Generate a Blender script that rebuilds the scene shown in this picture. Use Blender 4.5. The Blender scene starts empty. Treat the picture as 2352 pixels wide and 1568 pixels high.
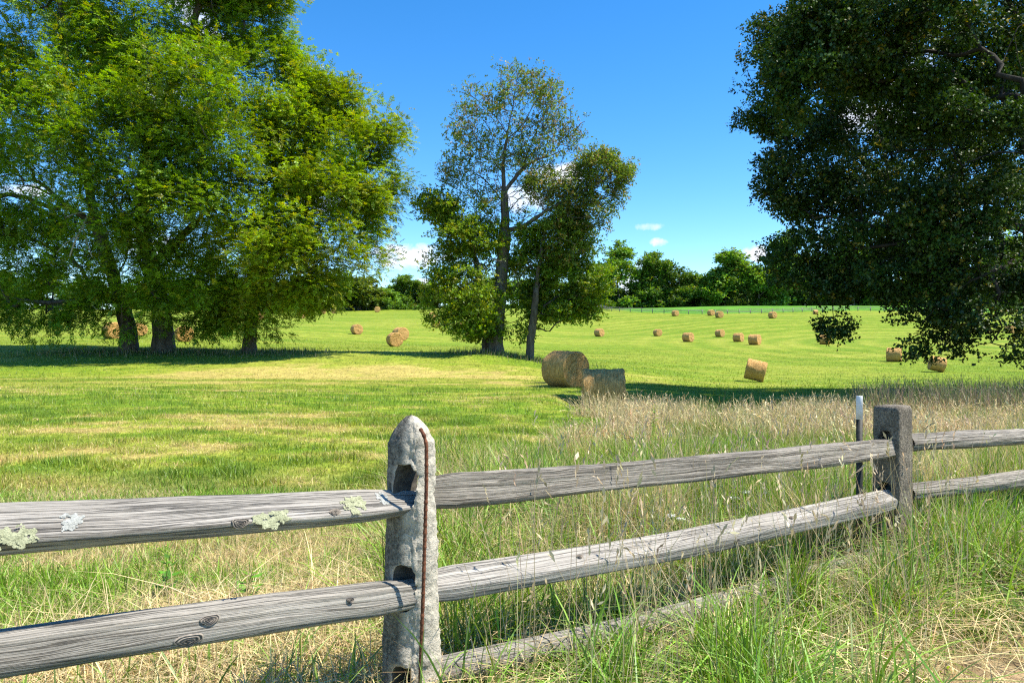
import bpy, math, time
import numpy as np
from mathutils import Vector
T0 = time.time()
R = np.random.default_rng(11)
sc = bpy.context.scene
COL = sc.collection
F, CX, CY, CZ = 1700.0, 1176.0, 784.0, 1.28      # lens in photo units, eye height above the verge

# ------------------------------------------------------------------ helpers
def tag(o, label=None, cat=None, group=None, kind=None):
    if label: o['label'] = label
    if cat: o['category'] = cat
    if group: o['group'] = group
    if kind: o['kind'] = kind
    return o
def empty(name, loc=(0, 0, 0)):
    o = bpy.data.objects.new(name, None); COL.objects.link(o); o.location = loc
    o.empty_display_size = .3
    return o
def make_mesh(name, V, polys, cols=None, uv=None, smooth=True):
    """V n x 3; polys: list of int arrays m x k."""
    me = bpy.data.meshes.new(name)
    V = np.asarray(V, np.float32)
    polys = [np.asarray(p, np.int32) for p in polys if len(p)]
    nl = sum(p.size for p in polys); nf = sum(len(p) for p in polys)
    me.vertices.add(len(V)); me.vertices.foreach_set('co', V.ravel())
    me.loops.add(nl); me.polygons.add(nf)
    li = np.concatenate([p.ravel() for p in polys])
    me.loops.foreach_set('vertex_index', li)
    tot = np.concatenate([np.full(len(p), p.shape[1], np.int32) for p in polys])
    st = np.concatenate([[0], np.cumsum(tot)[:-1]]).astype(np.int32)
    me.polygons.foreach_set('loop_start', st)
    me.polygons.foreach_set('loop_total', tot)
    if smooth: me.polygons.foreach_set('use_smooth', np.ones(nf, bool))
    if cols is not None:
        c = np.ones((len(V), 4), np.float32); c[:, :3] = cols
        a = me.attributes.new('col', 'FLOAT_COLOR', 'POINT'); a.data.foreach_set('color', c.ravel())
    if uv is not None:
        u = me.uv_layers.new(name='UVMap')
        u.data.foreach_set('uv', np.asarray(uv, np.float32)[li].ravel())
    me.update(calc_edges=True); me.validate()
    return me
def link(name, me, mat=None, parent=None, loc=None):
    o = bpy.data.objects.new(name, me); COL.objects.link(o)
    if mat is not None and len(me.materials) == 0: me.materials.append(mat)
    if parent is not None: o.parent = parent
    if loc is not None: o.location = loc
    return o
def hash3(i, j, k, s):
    h = (i.astype(np.int64) * 374761393 + j.astype(np.int64) * 668265263 + k.astype(np.int64) * 2147483647 + s * 974711) & 0xffffffff
    h = ((h ^ (h >> 13)) * 1274126177) & 0xffffffff
    h = ((h ^ (h >> 16)) * 2246822519) & 0xffffffff
    return ((h ^ (h >> 15)) & 0xffff) / 65535.0
def noise(p, s=0):
    p = np.asarray(p, float)
    i = np.floor(p).astype(np.int64); f = p - i; f = f * f * (3 - 2 * f)
    r = 0
    for dx in (0, 1):
        for dy in (0, 1):
            for dz in (0, 1):
                w = (f[..., 0] if dx else 1 - f[..., 0]) * (f[..., 1] if dy else 1 - f[..., 1]) * (f[..., 2] if dz else 1 - f[..., 2])
                r = r + w * hash3(i[..., 0] + dx, i[..., 1] + dy, i[..., 2] + dz, s)
    return r
def fbm(p, s=0, o=4):
    p = np.asarray(p, float); r = 0; a = .5; t = 0
    for k in range(o):
        r = r + a * noise(p * 2 ** k + 17.3 * k, s + k); t += a; a *= .5
    return r / t
def n2(x, y, sx, sy, s=0, o=3):
    x = np.asarray(x, float); y = np.asarray(y, float)
    return fbm(np.stack([x / sx, y / sy, np.zeros_like(x)], -1), s, o)
def sstep(a, b, x):
    t = np.clip((np.asarray(x, float) - a) / (b - a), 0, 1); return t * t * (3 - 2 * t)
def nrm(v):
    v = np.asarray(v, float); return v / np.maximum(np.linalg.norm(v, axis=-1, keepdims=True), 1e-9)
def P(px, py, d):
    return np.array([(px - CX) / F * d, d, CZ + (CY - py) / F * d])

# ------------------------------------------------------------------ terrain
PROF = [  # azimuth t = x / y ; (distance, height relative to the eye)
 (-.55, [(0, -1.28), (5, -1.28), (12, -1.25), (24, -1.40), (36, -1.68), (43, -1.30), (49, -.72), (64, .1), (85, 1.3), (111, 2.9), (150, 5.2), (200, 8), (250, 10.6), (300, 12.5), (600, 14), (6000, 14)]),
 (-.05, [(0, -1.28), (5, -1.28), (12, -1.38), (25, -1.56), (36, -1.70), (43, -1.30), (49, -.76), (60, -.74), (85, -.6), (111, 1), (150, 3.7), (185, 6), (230, 9.0), (255, 11.2), (300, 13), (600, 15), (6000, 15)]),
 (.10, [(0, -1.28), (5, -1.28), (12, -1.45), (25, -1.56), (35, -1.75), (50, -1.7), (80, -1.3), (106, -.1), (150, 1.9), (182, 5), (205, 7.9), (240, 10.5), (300, 12.5), (600, 15), (6000, 15)]),
 (.33, [(0, -1.28), (5, -1.28), (12, -1.5), (25, -1.72), (35, -2.2), (47, -2.5), (70, -2.0), (100, -.55), (130, .85), (172, 5.2), (200, 7.6), (225, 10.6), (300, 13.5), (600, 15), (6000, 15)]),
]
def pchip(xs, ys, x):
    xs = np.array(xs, float); ys = np.array(ys, float)
    h = np.diff(xs); d = np.diff(ys) / h
    m = np.zeros(len(xs)); m[0] = d[0]; m[-1] = d[-1]
    for k in range(1, len(xs) - 1):
        if d[k - 1] * d[k] > 0:
            w1 = 2 * h[k] + h[k - 1]; w2 = h[k] + 2 * h[k - 1]
            m[k] = (w1 + w2) / (w1 / d[k - 1] + w2 / d[k])
    x = np.clip(x, xs[0], xs[-1]); i = np.clip(np.searchsorted(xs, x) - 1, 0, len(xs) - 2)
    t = (x - xs[i]) / h[i]
    return (ys[i] * (2 * t**3 - 3 * t**2 + 1) + h[i] * m[i] * (t**3 - 2 * t**2 + t) + ys[i + 1] * (-2 * t**3 + 3 * t**2) + h[i] * m[i + 1] * (t**3 - t**2))
def gz(x, y):
    x = np.asarray(x, float); y = np.asarray(y, float)
    t = x / np.maximum(y, 6.0)
    hs = [pchip([a for a, b in pr], [b for a, b in pr], np.maximum(y, 0)) for _, pr in PROF]
    ts = [a for a, _ in PROF]
    z = hs[0] * 1.0
    for k in range(1, len(ts)):
        z = z + (hs[k] - hs[k - 1]) * sstep(ts[k - 1], ts[k], t)
    far = sstep(4, 30, y)
    z = z + far * .10 * (n2(x, y, 9, 9, 5, 2) - .5) + .05 * (n2(x, y, 1.3, 1.3, 6, 2) - .5)
    z = z - .50 * np.exp(-((y - 19.8) / 1.9)**2) * sstep(.05, .11, t) * (1 - .5 * sstep(.25, .5, t))
    return CZ + z
def ground_hit(px, py, lo=2.0, hi=330.0):
    ds = np.geomspace(lo, hi, 3000)
    x = (px - CX) / F * ds; zr = CZ + (CY - py) / F * ds
    below = np.nonzero(zr <= gz(x, ds))[0]
    d = ds[below[0]] if len(below) else hi
    return np.array([(px - CX) / F * d, d, gz((px - CX) / F * d, d)])

# fence geometry
P1 = np.array([-.337, 2.48]); P2 = np.array([2.17, 4.22])
FD = nrm(P2 - P1); FN = np.array([-FD[1], FD[0]])          # along the fence, and away from the camera
def fside(x, y):
    return (np.asarray(x) - P1[0]) * FN[0] + (np.asarray(y) - P1[1]) * FN[1]
def weedy(x, y):
    """0..1: the unmown dry grass behind the fence, right of the mown field"""
    x = np.asarray(x, float); y = np.asarray(y, float)
    t = x / np.maximum(y, .5) + .06 * (n2(x, y, 1.5, 1.5, 31, 3) - .5) * 2.2
    e = np.interp(y, [3, 5.3, 6.6, 9.5, 12, 16, 22.5], [-.12, -.07, .03, .065, .085, .085, .10])
    return sstep(0, .03, t - e) * (1 - sstep(-1, 1, y - np.interp(t, [.1, .35, .5, .62], [19.2, 16.5, 17.5, 21.0]) + 5 * (n2(x, y, 1.6, 1.6, 32, 3) - .5))) * sstep(.05, .35, fside(x, y))
def dryness(x, y):
    """0 lush green .. 1 straw, the real patchwork of the mown sward"""
    x = np.asarray(x, float); y = np.asarray(y, float)
    a = n2(x, y, 1.0, .95, 41, 4) * (1 - sstep(7, 22, y)) + n2(x, y, 3.4, 1.5, 46, 4) * sstep(7, 22, y); b = n2(x, y, 12, 5, 42, 3); c = n2(x, y, .7, .45, 43, 3)
    fr = sstep(14, 60, y)
    v = ((a - .5) * 1.45 + (c - .5) * 1.5) * (1 - .72 * fr) + (b - .5) * (1.0 - .35 * fr) + .46 - .07 * fr
    v = v + .75 * np.exp(-(((x + 9) / 9)**2 + ((y - 38) / 4.5)**2))           # bleached patch before the left trees
    v = v + .35 * np.exp(-(((x + 13) / 10)**2 + ((y - 31) / 5)**2))
    v = v + .5 * np.exp(-(((x + .4) / 1.0)**2 + ((y - 8.6) / .55)**2))
    v = v + .5 * np.exp(-(((x + 3.2) / 1.6)**2 + ((y - 13.5) / .8)**2))
    # mown swathes: arcs round the right-hand slope, straight rows on the left
    r = np.hypot(x - 75, (y - 95) * .9)
    sw = np.sin(r * 2 * np.pi / 5.2 + 2.2 * n2(x, y, 14, 14, 44, 2))
    v = v + sstep(55, 85, y) * sstep(8, 30, x) * .15 * sw
    v = v + sstep(45, 80, y) * (1 - sstep(5, 30, x)) * .07 * np.sin((y + .12 * x) * 2 * np.pi / 6 + 3 * n2(x, y, 20, 8, 45, 2))
    return np.clip(v, 0, 1)
GREEN = np.array([.195, .285, .028]); LUSH = np.array([.150, .255, .022]); YEL = np.array([.30, .345, .055]); STRAW = np.array([.54, .42, .18]); PALE = np.array([.58, .47, .225])
def sward(v):
    v = np.asarray(v)[..., None]
    a = LUSH + (GREEN - LUSH) * sstep(0, .28, v)
    a = a + (YEL - a) * sstep(.25, .62, v)
    return .80 * np.array([1., 1., .75]) * (a + (STRAW - a) * sstep(.66, 1.15, v))

# ------------------------------------------------------------------ materials
def new_mat(name):
    m = bpy.data.materials.new(name); m.use_nodes = True; nt = m.node_tree
    for n in list(nt.nodes): nt.nodes.remove(n)
    out = nt.nodes.new('ShaderNodeOutputMaterial')
    def N(kind, **kw):
        n = nt.nodes.new('ShaderNode' + kind)
        for k, v in kw.items():
            if k in n.bl_rna.properties and k not in n.inputs: setattr(n, k, v)
            else: n.inputs[k].default_value = v
        return n
    def L(a, b, ao=0, bi=0):
        nt.links.new(a.outputs[ao], b.inputs[bi])
    return m, N, L, out
def mixrgb(N, mode='MIX', fac=.5):
    n = N('MixRGB', blend_type=mode); n.inputs['Fac'].default_value = fac; return n
def ramp(N, stops):
    n = N('ValToRGB'); e = n.color_ramp.elements
    while len(e) < len(stops): e.new(.5)
    for k, (p, c) in enumerate(stops):
        e[k].position = p; e[k].color = (c, c, c, 1) if isinstance(c, (int, float)) else (*c, 1)
    return n
def leaf_mat(name, trans=.35, gloss=.06, rough=.45):
    m, N, L, out = new_mat(name)
    at = N('Attribute', attribute_name='col')
    df = N('BsdfDiffuse'); tr = N('BsdfTranslucent'); gl = N('BsdfGlossy', Roughness=rough)
    hs = N('HueSaturation', Saturation=1.12, Value=1.15); hs.inputs['Hue'].default_value = .485
    L(at, df); L(at, hs, 0, 4); L(hs, tr)
    m1 = N('MixShader'); m1.inputs[0].default_value = trans; L(df, m1, 0, 1); L(tr, m1, 0, 2)
    m2 = N('MixShader'); m2.inputs[0].default_value = gloss; L(m1, m2, 0, 1); L(gl, m2, 0, 2)
    L(m2, out); return m
M_LEAF = leaf_mat('leaf', .46, .03, .5)
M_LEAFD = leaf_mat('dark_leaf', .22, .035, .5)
M_GRASS = leaf_mat('grass_blade', .30, .04, .5)

def ground_mat():
    m, N, L, out = new_mat('meadow_ground')
    at = N('Attribute', attribute_name='col'); g = N('NewGeometry')
    mp = N('Mapping'); mp.inputs['Scale'].default_value = (1, .55, 1); L(g, mp, 0, 0)
    n1 = N('TexNoise', Scale=7.0, Detail=6.0, Roughness=.7); L(mp, n1)
    n2_ = N('TexNoise', Scale=1.1, Detail=5.0, Roughness=.65); L(mp, n2_)
    r1 = ramp(N, [(.28, .45), (.5, .95), (.72, 1.5)]); L(n1, r1)
    r2 = ramp(N, [(.3, .75), (.7, 1.25)]); L(n2_, r2)
    a = mixrgb(N, 'MULTIPLY', 1); L(at, a, 0, 1); L(r1, a, 0, 2)
    b = mixrgb(N, 'MULTIPLY', .8); L(a, b, 0, 1); L(r2, b, 0, 2)
    p = N('BsdfPrincipled', Roughness=.95); p.inputs['Specular IOR Level'].default_value = .1
    L(b, p, 0, 0)
    bp = N('Bump', Strength=.9, Distance=.06); L(n1, bp, 0, bp.inputs.find('Height')); L(bp, p, 0, p.inputs.find('Normal'))
    L(p, out); return m
M_GROUND = ground_mat()

def wood_mat(name, light=(.47, .435, .38), dark=(.17, .152, .13), seed=0., rough_grain=1.0):
    """silvered split oak: long grain along U"""
    m, N, L, out = new_mat(name)
    uv = N('UVMap'); ob = N('ObjectInfo')
    wn = N('TexNoise', Scale=1.0, Detail=2.0); mpw = N('Mapping'); mpw.inputs['Scale'].default_value = (2.2, 14, 1); mpw.inputs['Location'].default_value = (seed, 0, 0); L(uv, mpw); L(mpw, wn)
    sc_ = mixrgb(N, 'MULTIPLY', 1.0); sc_.inputs[2].default_value = (.0, .030, 0, 1)
    sw_ = N('CombineXYZ'); L(wn, sw_, 0, 1); L(sw_, sc_, 0, 1)
    mx = mixrgb(N, 'ADD', 1.0); L(uv, mx, 0, 1); L(sc_, mx, 0, 2)
    mp = N('Mapping'); mp.inputs['Scale'].default_value = (1.6, 230, 1); mp.inputs['Location'].default_value = (seed, seed * 3.1, 0); L(mx, mp)
    n1 = N('TexNoise', Scale=1.0, Detail=8.0, Roughness=.7); L(mp, n1)
    mp2 = N('Mapping'); mp2.inputs['Scale'].default_value = (.75, 75, 1); mp2.inputs['Location'].default_value = (seed + 9, 2, 0); L(mx, mp2)
    n2_ = N('TexNoise', Scale=1.0, Detail=6.0, Roughness=.62); L(mp2, n2_)
    mp3 = N('Mapping'); mp3.inputs['Scale'].default_value = (1.1, 9, 1); mp3.inputs['Location'].default_value = (seed + 3, 5, 0); L(mx, mp3)
    wv = N('TexNoise', Scale=1.0, Detail=3.0); L(mp3, wv)
    r1 = ramp(N, [(.30, dark), (.44, tuple(.55 * (a + b) for a, b in zip(light, dark))), (.58, light), (.8, tuple(min(1, c * 1.25) for c in light))]); L(n1, r1)
    r2 = ramp(N, [(.32, .45), (.40, .88), (.55, 1.0)]); L(n2_, r2)
    r3 = ramp(N, [(.30, .62), (.6, 1.05)]); L(wv, r3)
    ck = N('Math', operation='SUBTRACT'); ck.inputs[1].default_value = .5; L(n2_, ck, 0, 0)
    ca = N('Math', operation='ABSOLUTE'); L(ck, ca)
    rc = ramp(N, [(.0, .12), (.007 * rough_grain, .3), (.022, 1.0)]); L(ca, rc)
    mc = mixrgb(N, 'MULTIPLY', .9); L(r2, mc, 0, 1); L(rc, mc, 0, 2); r2 = mc
    a = mixrgb(N, 'MULTIPLY', .9); L(r1, a, 0, 1); L(r2, a, 0, 2)
    b = mixrgb(N, 'MULTIPLY', .9); L(a, b, 0, 1); L(r3, b, 0, 2)
    # blotches of grey-green algae and warm stain
    bn = N('TexNoise', Scale=3.0, Detail=4.0); L(uv, bn); rb = ramp(N, [(.5, 0.), (.8, .45)]); L(bn, rb)
    c = N('MixRGB'); c.inputs[2].default_value = (.27, .25, .20, 1); L(rb, c, 0, 0); L(b, c, 0, 1)
    p = N('BsdfPrincipled', Roughness=.85); p.inputs['Specular IOR Level'].default_value = .2; L(c, p)
    hm = mixrgb(N, 'MULTIPLY', .9); L(n1, hm, 0, 1); L(r2, hm, 0, 2)
    hm2 = mixrgb(N, 'MULTIPLY', .5); L(hm, hm2, 0, 1); L(r3, hm2, 0, 2)
    bp = N('Bump', Strength=1.0, Distance=.007 * rough_grain); L(hm2, bp, 0, bp.inputs.find('Height')); L(bp, p, 0, p.inputs.find('Normal'))
    L(p, out); return m

def concrete_mat(name, base, speck, worn=None, worn_attr=False, scale=1.0):
    m, N, L, out = new_mat(name)
    tc = N('TexCoord')
    n1 = N('TexNoise', Scale=90 * scale, Detail=4.0, Roughness=.7); L(tc, n1, 3)
    vo = N('TexVoronoi', Scale=150 * scale); L(tc, vo, 3)
    n2_ = N('TexNoise', Scale=9.0, Detail=6.0, Roughness=.65); L(tc, n2_, 3)
    r1 = ramp(N, [(.30, speck), (.55, base), (.75, tuple(min(1, c * 1.5) for c in base))]); L(n1, r1)
    rv = ramp(N, [(0., .55), (1., 1.35)]); L(vo, rv, 1)
    r2 = ramp(N, [(.32, .55), (.62, 1.1)]); L(n2_, r2)
    a = mixrgb(N, 'MULTIPLY', .7); L(r1, a, 0, 1); L(rv, a, 0, 2)
    b = mixrgb(N, 'MULTIPLY', 1); L(a, b, 0, 1); L(r2, b, 0, 2)
    last = b
    if worn:
        at = N('Attribute', attribute_name='col')
        n3 = N('TexNoise', Scale=45.0, Detail=6.0, Roughness=.75); L(tc, n3, 3)
        r3 = ramp(N, [(.32, tuple(c * .45 for c in worn)), (.5, worn), (.7, tuple(min(.85, c * 1.25) for c in worn))]); L(n3, r3)
        c = N('MixRGB'); L(at, c, 0, 0); L(b, c, 0, 1); L(r3, c, 0, 2); last = c
    p = N('BsdfPrincipled', Roughness=.92); p.inputs['Specular IOR Level'].default_value = .2; L(last, p)
    ad = N('Math', operation='ADD'); L(n1, ad, 0, 0); L(n2_, ad, 0, 1)
    bp = N('Bump', Strength=1.0, Distance=.006); L(ad, bp, 0, bp.inputs.find('Height')); L(bp, p, 0, p.inputs.find('Normal'))
    L(p, out); return m
def simple_mat(name, c1, c2, scale=20., rough=.8, bump=.004, coord=3, stretch=(1, 1, 1), metallic=0.):
    m, N, L, out = new_mat(name)
    tc = N('TexCoord'); mp = N('Mapping'); mp.inputs['Scale'].default_value = stretch; L(tc, mp, coord)
    n1 = N('TexNoise', Scale=scale, Detail=7.0, Roughness=.7); L(mp, n1)
    r = ramp(N, [(.32, c1), (.66, c2)]); L(n1, r)
    p = N('BsdfPrincipled', Roughness=rough, Metallic=metallic); p.inputs['Specular IOR Level'].default_value = .25; L(r, p)
    bp = N('Bump', Strength=.9, Distance=bump); L(n1, bp, 0, bp.inputs.find('Height')); L(bp, p, 0, p.inputs.find('Normal'))
    L(p, out); return m
M_BARK = simple_mat('bark', (.035, .028, .022), (.15, .13, .105), 5., .9, .05, 3, (1, 1, .18))
M_BARKG = simple_mat('grey_bark', (.05, .044, .036), (.19, .17, .14), 5., .9, .05, 3, (1, 1, .18))
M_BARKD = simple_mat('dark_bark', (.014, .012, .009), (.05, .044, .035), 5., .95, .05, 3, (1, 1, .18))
M_DEAD = simple_mat('dead_wood', (.16, .145, .125), (.36, .34, .30), 5., .9, .02, 3, (1, 1, .2))
M_RUST = simple_mat('rusty_iron', (.06, .022, .012), (.22, .085, .042), 60., .85, .003)
M_FARWOOD = simple_mat('far_fence_wood', (.13, .12, .105), (.30, .28, .25), 4., .9, .01)
M_TDARK = simple_mat('painted_steel', (.012, .014, .013), (.035, .037, .033), 40., .55, .001)
M_TWHITE = simple_mat('white_paint', (.55, .56, .57), (.78, .79, .80), 30., .6, .001)
M_FLOWER = simple_mat('white_petal', (.62, .63, .58), (.82, .83, .78), 80., .8, .002)

def hay_mat():
    m, N, L, out = new_mat('hay')
    tc = N('TexCoord'); sp = N('SeparateXYZ'); L(tc, sp, 3)
    at = N('Attribute', attribute_name='col')        # per-vertex straw tone
    # flank strands run round the bale (axis = object Y), end strands run round the spiral
    mp = N('Mapping'); mp.inputs['Scale'].default_value = (2.5, 38, 2.5); L(tc, mp, 3)
    n1 = N('TexNoise', Scale=1.4, Detail=6.0, Roughness=.75); L(mp, n1)
    x2 = N('Math', operation='MULTIPLY'); L(sp, x2, 0, 0); L(sp, x2, 0, 1)
    z2 = N('Math', operation='MULTIPLY'); L(sp, z2, 2, 0); L(sp, z2, 2, 1)
    sm = N('Math', operation='ADD'); L(x2, sm, 0, 0); L(z2, sm, 0, 1)
    sq = N('Math', operation='SQRT'); L(sm, sq)
    cb = N('CombineXYZ'); L(sq, cb, 0, 1); L(sp, cb, 0, 0); L(sp, cb, 2, 2)
    mp2 = N('Mapping'); mp2.inputs['Scale'].default_value = (2.0, 34, 2.0); L(cb, mp2)
    n2_ = N('TexNoise', Scale=1.2, Detail=6.0, Roughness=.75); L(mp2, n2_)
    g = N('NewGeometry'); nz = N('TexCoord'); sn = N('SeparateXYZ'); L(nz, sn, 1)
    ab = N('Math', operation='ABSOLUTE'); L(sn, ab, 1, 0)
    gt = N('Math', operation='GREATER_THAN'); gt.inputs[1].default_value = .6; L(ab, gt)
    mixn = N('MixRGB'); L(gt, mixn, 0, 0); L(n1, mixn, 0, 1); L(n2_, mixn, 0, 2)
    n3 = N('TexNoise', Scale=14.0, Detail=5.0, Roughness=.7); L(tc, n3, 3)
    r = ramp(N, [(.30, (.15, .075, .022)), (.45, (.47, .27, .09)), (.58, (.67, .40, .15)), (.75, (.80, .55, .25))]); L(mixn, r)
    r3 = ramp(N, [(.3, .55), (.7, 1.2)]); L(n3, r3)
    a = mixrgb(N, 'MULTIPLY', 1); L(r, a, 0, 1); L(r3, a, 0, 2)
    b = mixrgb(N, 'MULTIPLY', 1); L(a, b, 0, 1); L(at, b, 0, 2)
    p = N('BsdfPrincipled', Roughness=.9); p.inputs['Specular IOR Level'].default_value = .15; L(b, p)
    hh = N('Math', operation='ADD'); L(mixn, hh, 0, 0); L(n3, hh, 0, 1)
    bp = N('Bump', Strength=1.0, Distance=.04); L(hh, bp, 0, bp.inputs.find('Height')); L(bp, p, 0, p.inputs.find('Normal'))
    L(p, out); return m
M_HAY = hay_mat()

# ------------------------------------------------------------------ ground
ys = np.unique(np.concatenate([-np.geomspace(.5, 400, 24)[::-1], np.linspace(-.3, 3, 18), np.geomspace(3, 330, 560), np.geomspace(340, 6000, 24)]))
ss = np.linspace(-1, 1, 420); ss = 1.05 * (ss * .75 + .25 * ss**3)
S, Y = np.meshgrid(ss, ys); X = S * (np.abs(Y) + 9)
Z = gz(X, Y)
V = np.stack([X, Y, Z], -1).reshape(-1, 3)
ny, nx = X.shape
q = np.arange(ny * nx).reshape(ny, nx)
quads = np.stack([q[:-1, :-1], q[:-1, 1:], q[1:, 1:], q[1:, :-1]], -1).reshape(-1, 4)
xf, yf = V[:, 0], V[:, 1]
gc = sward(dryness(xf, yf))
w = weedy(xf, yf)[:, None]
gc = gc * (1 - w) + w * np.array([.16, .15, .055])
near = (1 - sstep(5.5, 8, yf))[:, None]
nb = n2(xf, yf, .5, .4, 51, 3)[:, None]
gc = gc * (1 - near) + near * (np.array([.12, .13, .035]) * (1 - nb) + np.array([.30, .23, .10]) * nb)
# bare trodden soil at the verge's corner
CORN = P(2330, 1540, 2.75)
dirt = np.exp(-(((xf - CORN[0] - .12) / .46)**2 + ((yf - CORN[1] + .08) / .36)**2))[:, None]
dirt = np.clip(dirt * 1.5, 0, 1)
gc = gc * (1 - dirt) + dirt * np.array([.27, .19, .11])
# the green crop beyond the far fence on the right
FENCE_FAR = [(1330, 706), (1400, 712), (1480, 716), (1560, 719), (1640, 719), (1720, 718), (1800, 716), (1880, 713), (1960, 712), (2060, 713), (2160, 715), (2260, 716), (2370, 717)]
FF = np.array([ground_hit(a, b + 2) for a, b in FENCE_FAR])
ffy = np.interp(xf, FF[:, 0], FF[:, 1])
crop = (sstep(0, 1.5, yf - ffy) * sstep(FF[0, 0], FF[0, 0] + 6, xf) * (yf < 420))[:, None]
cn = n2(xf, yf, 3, 3, 61, 3)[:, None]
gc = gc * (1 - crop) + crop * (np.array([.10, .25, .022]) * (.7 + .6 * cn))
g = link('ground', make_mesh('ground', V, [quads], gc), M_GROUND); tag(g, kind='structure')
print('ground', time.time() - T0)

# ------------------------------------------------------------------ grass
def blades(name, x, y, h, w, col, tipcol=None, lean=.35, levels=3, az=None, z=None, head=None, droop=.5):
    """one mesh of tapering bent blades; col n x 3; head: seed-head size per blade or None"""
    n = len(x); h = np.broadcast_to(h, n); w = np.broadcast_to(w, n)
    z = gz(x, y) - .02 if z is None else z
    az = R.uniform(0, 2 * np.pi, n) if az is None else az
    ln = np.abs(R.normal(0, 1, n)) * lean
    rot = R.uniform(0, np.pi, n)
    ts = np.linspace(0, 1, levels + 1)
    wx, wy = np.cos(rot), np.sin(rot)
    vs = []; cs = []
    if tipcol is None: tipcol = col
    for t in ts:
        out = h * ln * t ** (1 + droop)
        up = h * t * np.sqrt(np.clip(1 - .55 * np.minimum(ln, 1.2) ** 2 * t, .1, 1))
        cx, cy, cz = x + np.cos(az) * out, y + np.sin(az) * out, z + up
        ww = w * (1 - .75 * t ** 1.6) * .5
        c = col + (tipcol - col) * t
        if t < 1:
            vs += [np.stack([cx - wx * ww, cy - wy * ww, cz], -1), np.stack([cx + wx * ww, cy + wy * ww, cz], -1)]; cs += [c, c]
        else:
            vs.append(np.stack([cx, cy, cz], -1)); cs.append(c)
    k = 2 * levels + 1
    V = np.stack(vs, 1).reshape(-1, 3); C = np.stack(cs, 1).reshape(-1, 3)
    b = (np.arange(n) * k)[:, None]
    qs = [b + np.array([[2 * i, 2 * i + 1, 2 * i + 3, 2 * i + 2]]) for i in range(levels - 1)]
    tr = b + np.array([[2 * levels - 2, 2 * levels - 1, 2 * levels]])
    polys = [np.concatenate(qs)] if qs else []
    polys.append(tr)
    if head is not None:      # feathery seed head: a few narrow kites on the last part of the stem
        sel = np.nonzero(head > 0)[0]
        top = np.stack(vs[-1:], 1).reshape(-1, 3)[sel]
        pre = .5 * (vs[-2] + vs[-3])[sel]
        ax = nrm(top - pre); hl = head[sel]
        parts = []; pc = []
        base_n = len(V)
        for j in range(5):
            o = top - ax * (hl * (.85 - .2 * j))[:, None]
            d = nrm(ax + R.normal(0, .28, (len(sel), 3)) + np.array([0, 0, -.1]))
            sd = nrm(np.cross(d, R.normal(0, 1, (len(sel), 3))))
            l = (hl * R.uniform(.28, .42, len(sel)))[:, None]; ww = (hl * R.uniform(.035, .06, len(sel)))[:, None]
            parts.append(np.stack([o, o + d * l * .5 + sd * ww, o + d * l, o + d * l * .5 - sd * ww], 1))
            pc.append(np.repeat((tipcol[sel] * R.uniform(.8, 1.25, (len(sel), 1)))[:, None], 4, 1))
        HV = np.concatenate(parts).reshape(-1, 3); HC = np.concatenate(pc).reshape(-1, 3)
        polys.append(base_n + np.arange(len(HV)).reshape(-1, 4))
        V = np.concatenate([V, HV]); C = np.concatenate([C, HC])
    o = link(name, make_mesh(name, V, polys, C), M_GRASS); tag(o, kind='stuff')
    return o
def scatter(n, t0, t1, y0, y1, power=1.0):
    """points in the wedge t0<x/y<t1; power 1: uniform on the ground, 0: denser nearby"""
    u = R.uniform(0, 1, n)
    y = (y0 ** (1 + power) + u * (y1 ** (1 + power) - y0 ** (1 + power))) ** (1 / (1 + power))
    return R.uniform(t0, t1, n) * y, y
def colvar(c, n, s=.22):
    return c * np.exp(R.normal(0, s, (n, 1))) * (1 + R.normal(0, .06, (n, 3)))

# mown field, near band to mid band
def mown(name, n, y0, y1, h0, w0, power, levels):
    x, y = scatter(n, -.80, .80, y0, y1, power)
    k = (weedy(x, y) < R.uniform(0, 1, n)) & (fside(x, y) > .6); x, y = x[k], y[k]
    v = dryness(x, y); n = len(x)
    vv = np.clip(v + R.normal(0, .13, n), 0, 1)
    tall = n2(x, y, .45, .35, 71, 3)
    h = h0 * (.6 + .75 * sstep(.48, .75, tall)) * (1.15 - .55 * v) * R.uniform(.6, 1.4, n)
    c = colvar(sward(vv), n, .30)
    return blades(name, x, y, h, w0 * R.uniform(.7, 1.3, n), c, c * 1.25 + .01, lean=.75, levels=levels)
mown('mown_grass', 240000, 4.5, 14, .085, .0075, .55, 2)
mown('mown_grass', 170000, 14, 34, .10, .014, .45, 1)
mown('mown_grass', 110000, 34, 90, .12, .04, .35, 1)
# fallen straw on the mown ground: flat pale strands
x, y = scatter(90000, -.8, .35, 4.2, 22, .3)
k = (dryness(x, y) + R.normal(0, .12, len(x)) > .60) & (weedy(x, y) < .3); x, y = x[k], y[k]; n = len(x)
blades('loose_straw', x, y, R.uniform(.05, .09, n), .004 + .0005 * y, colvar(STRAW * 1.05, n, .25), lean=1.8, levels=2)
print('mown', time.time() - T0)

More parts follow.
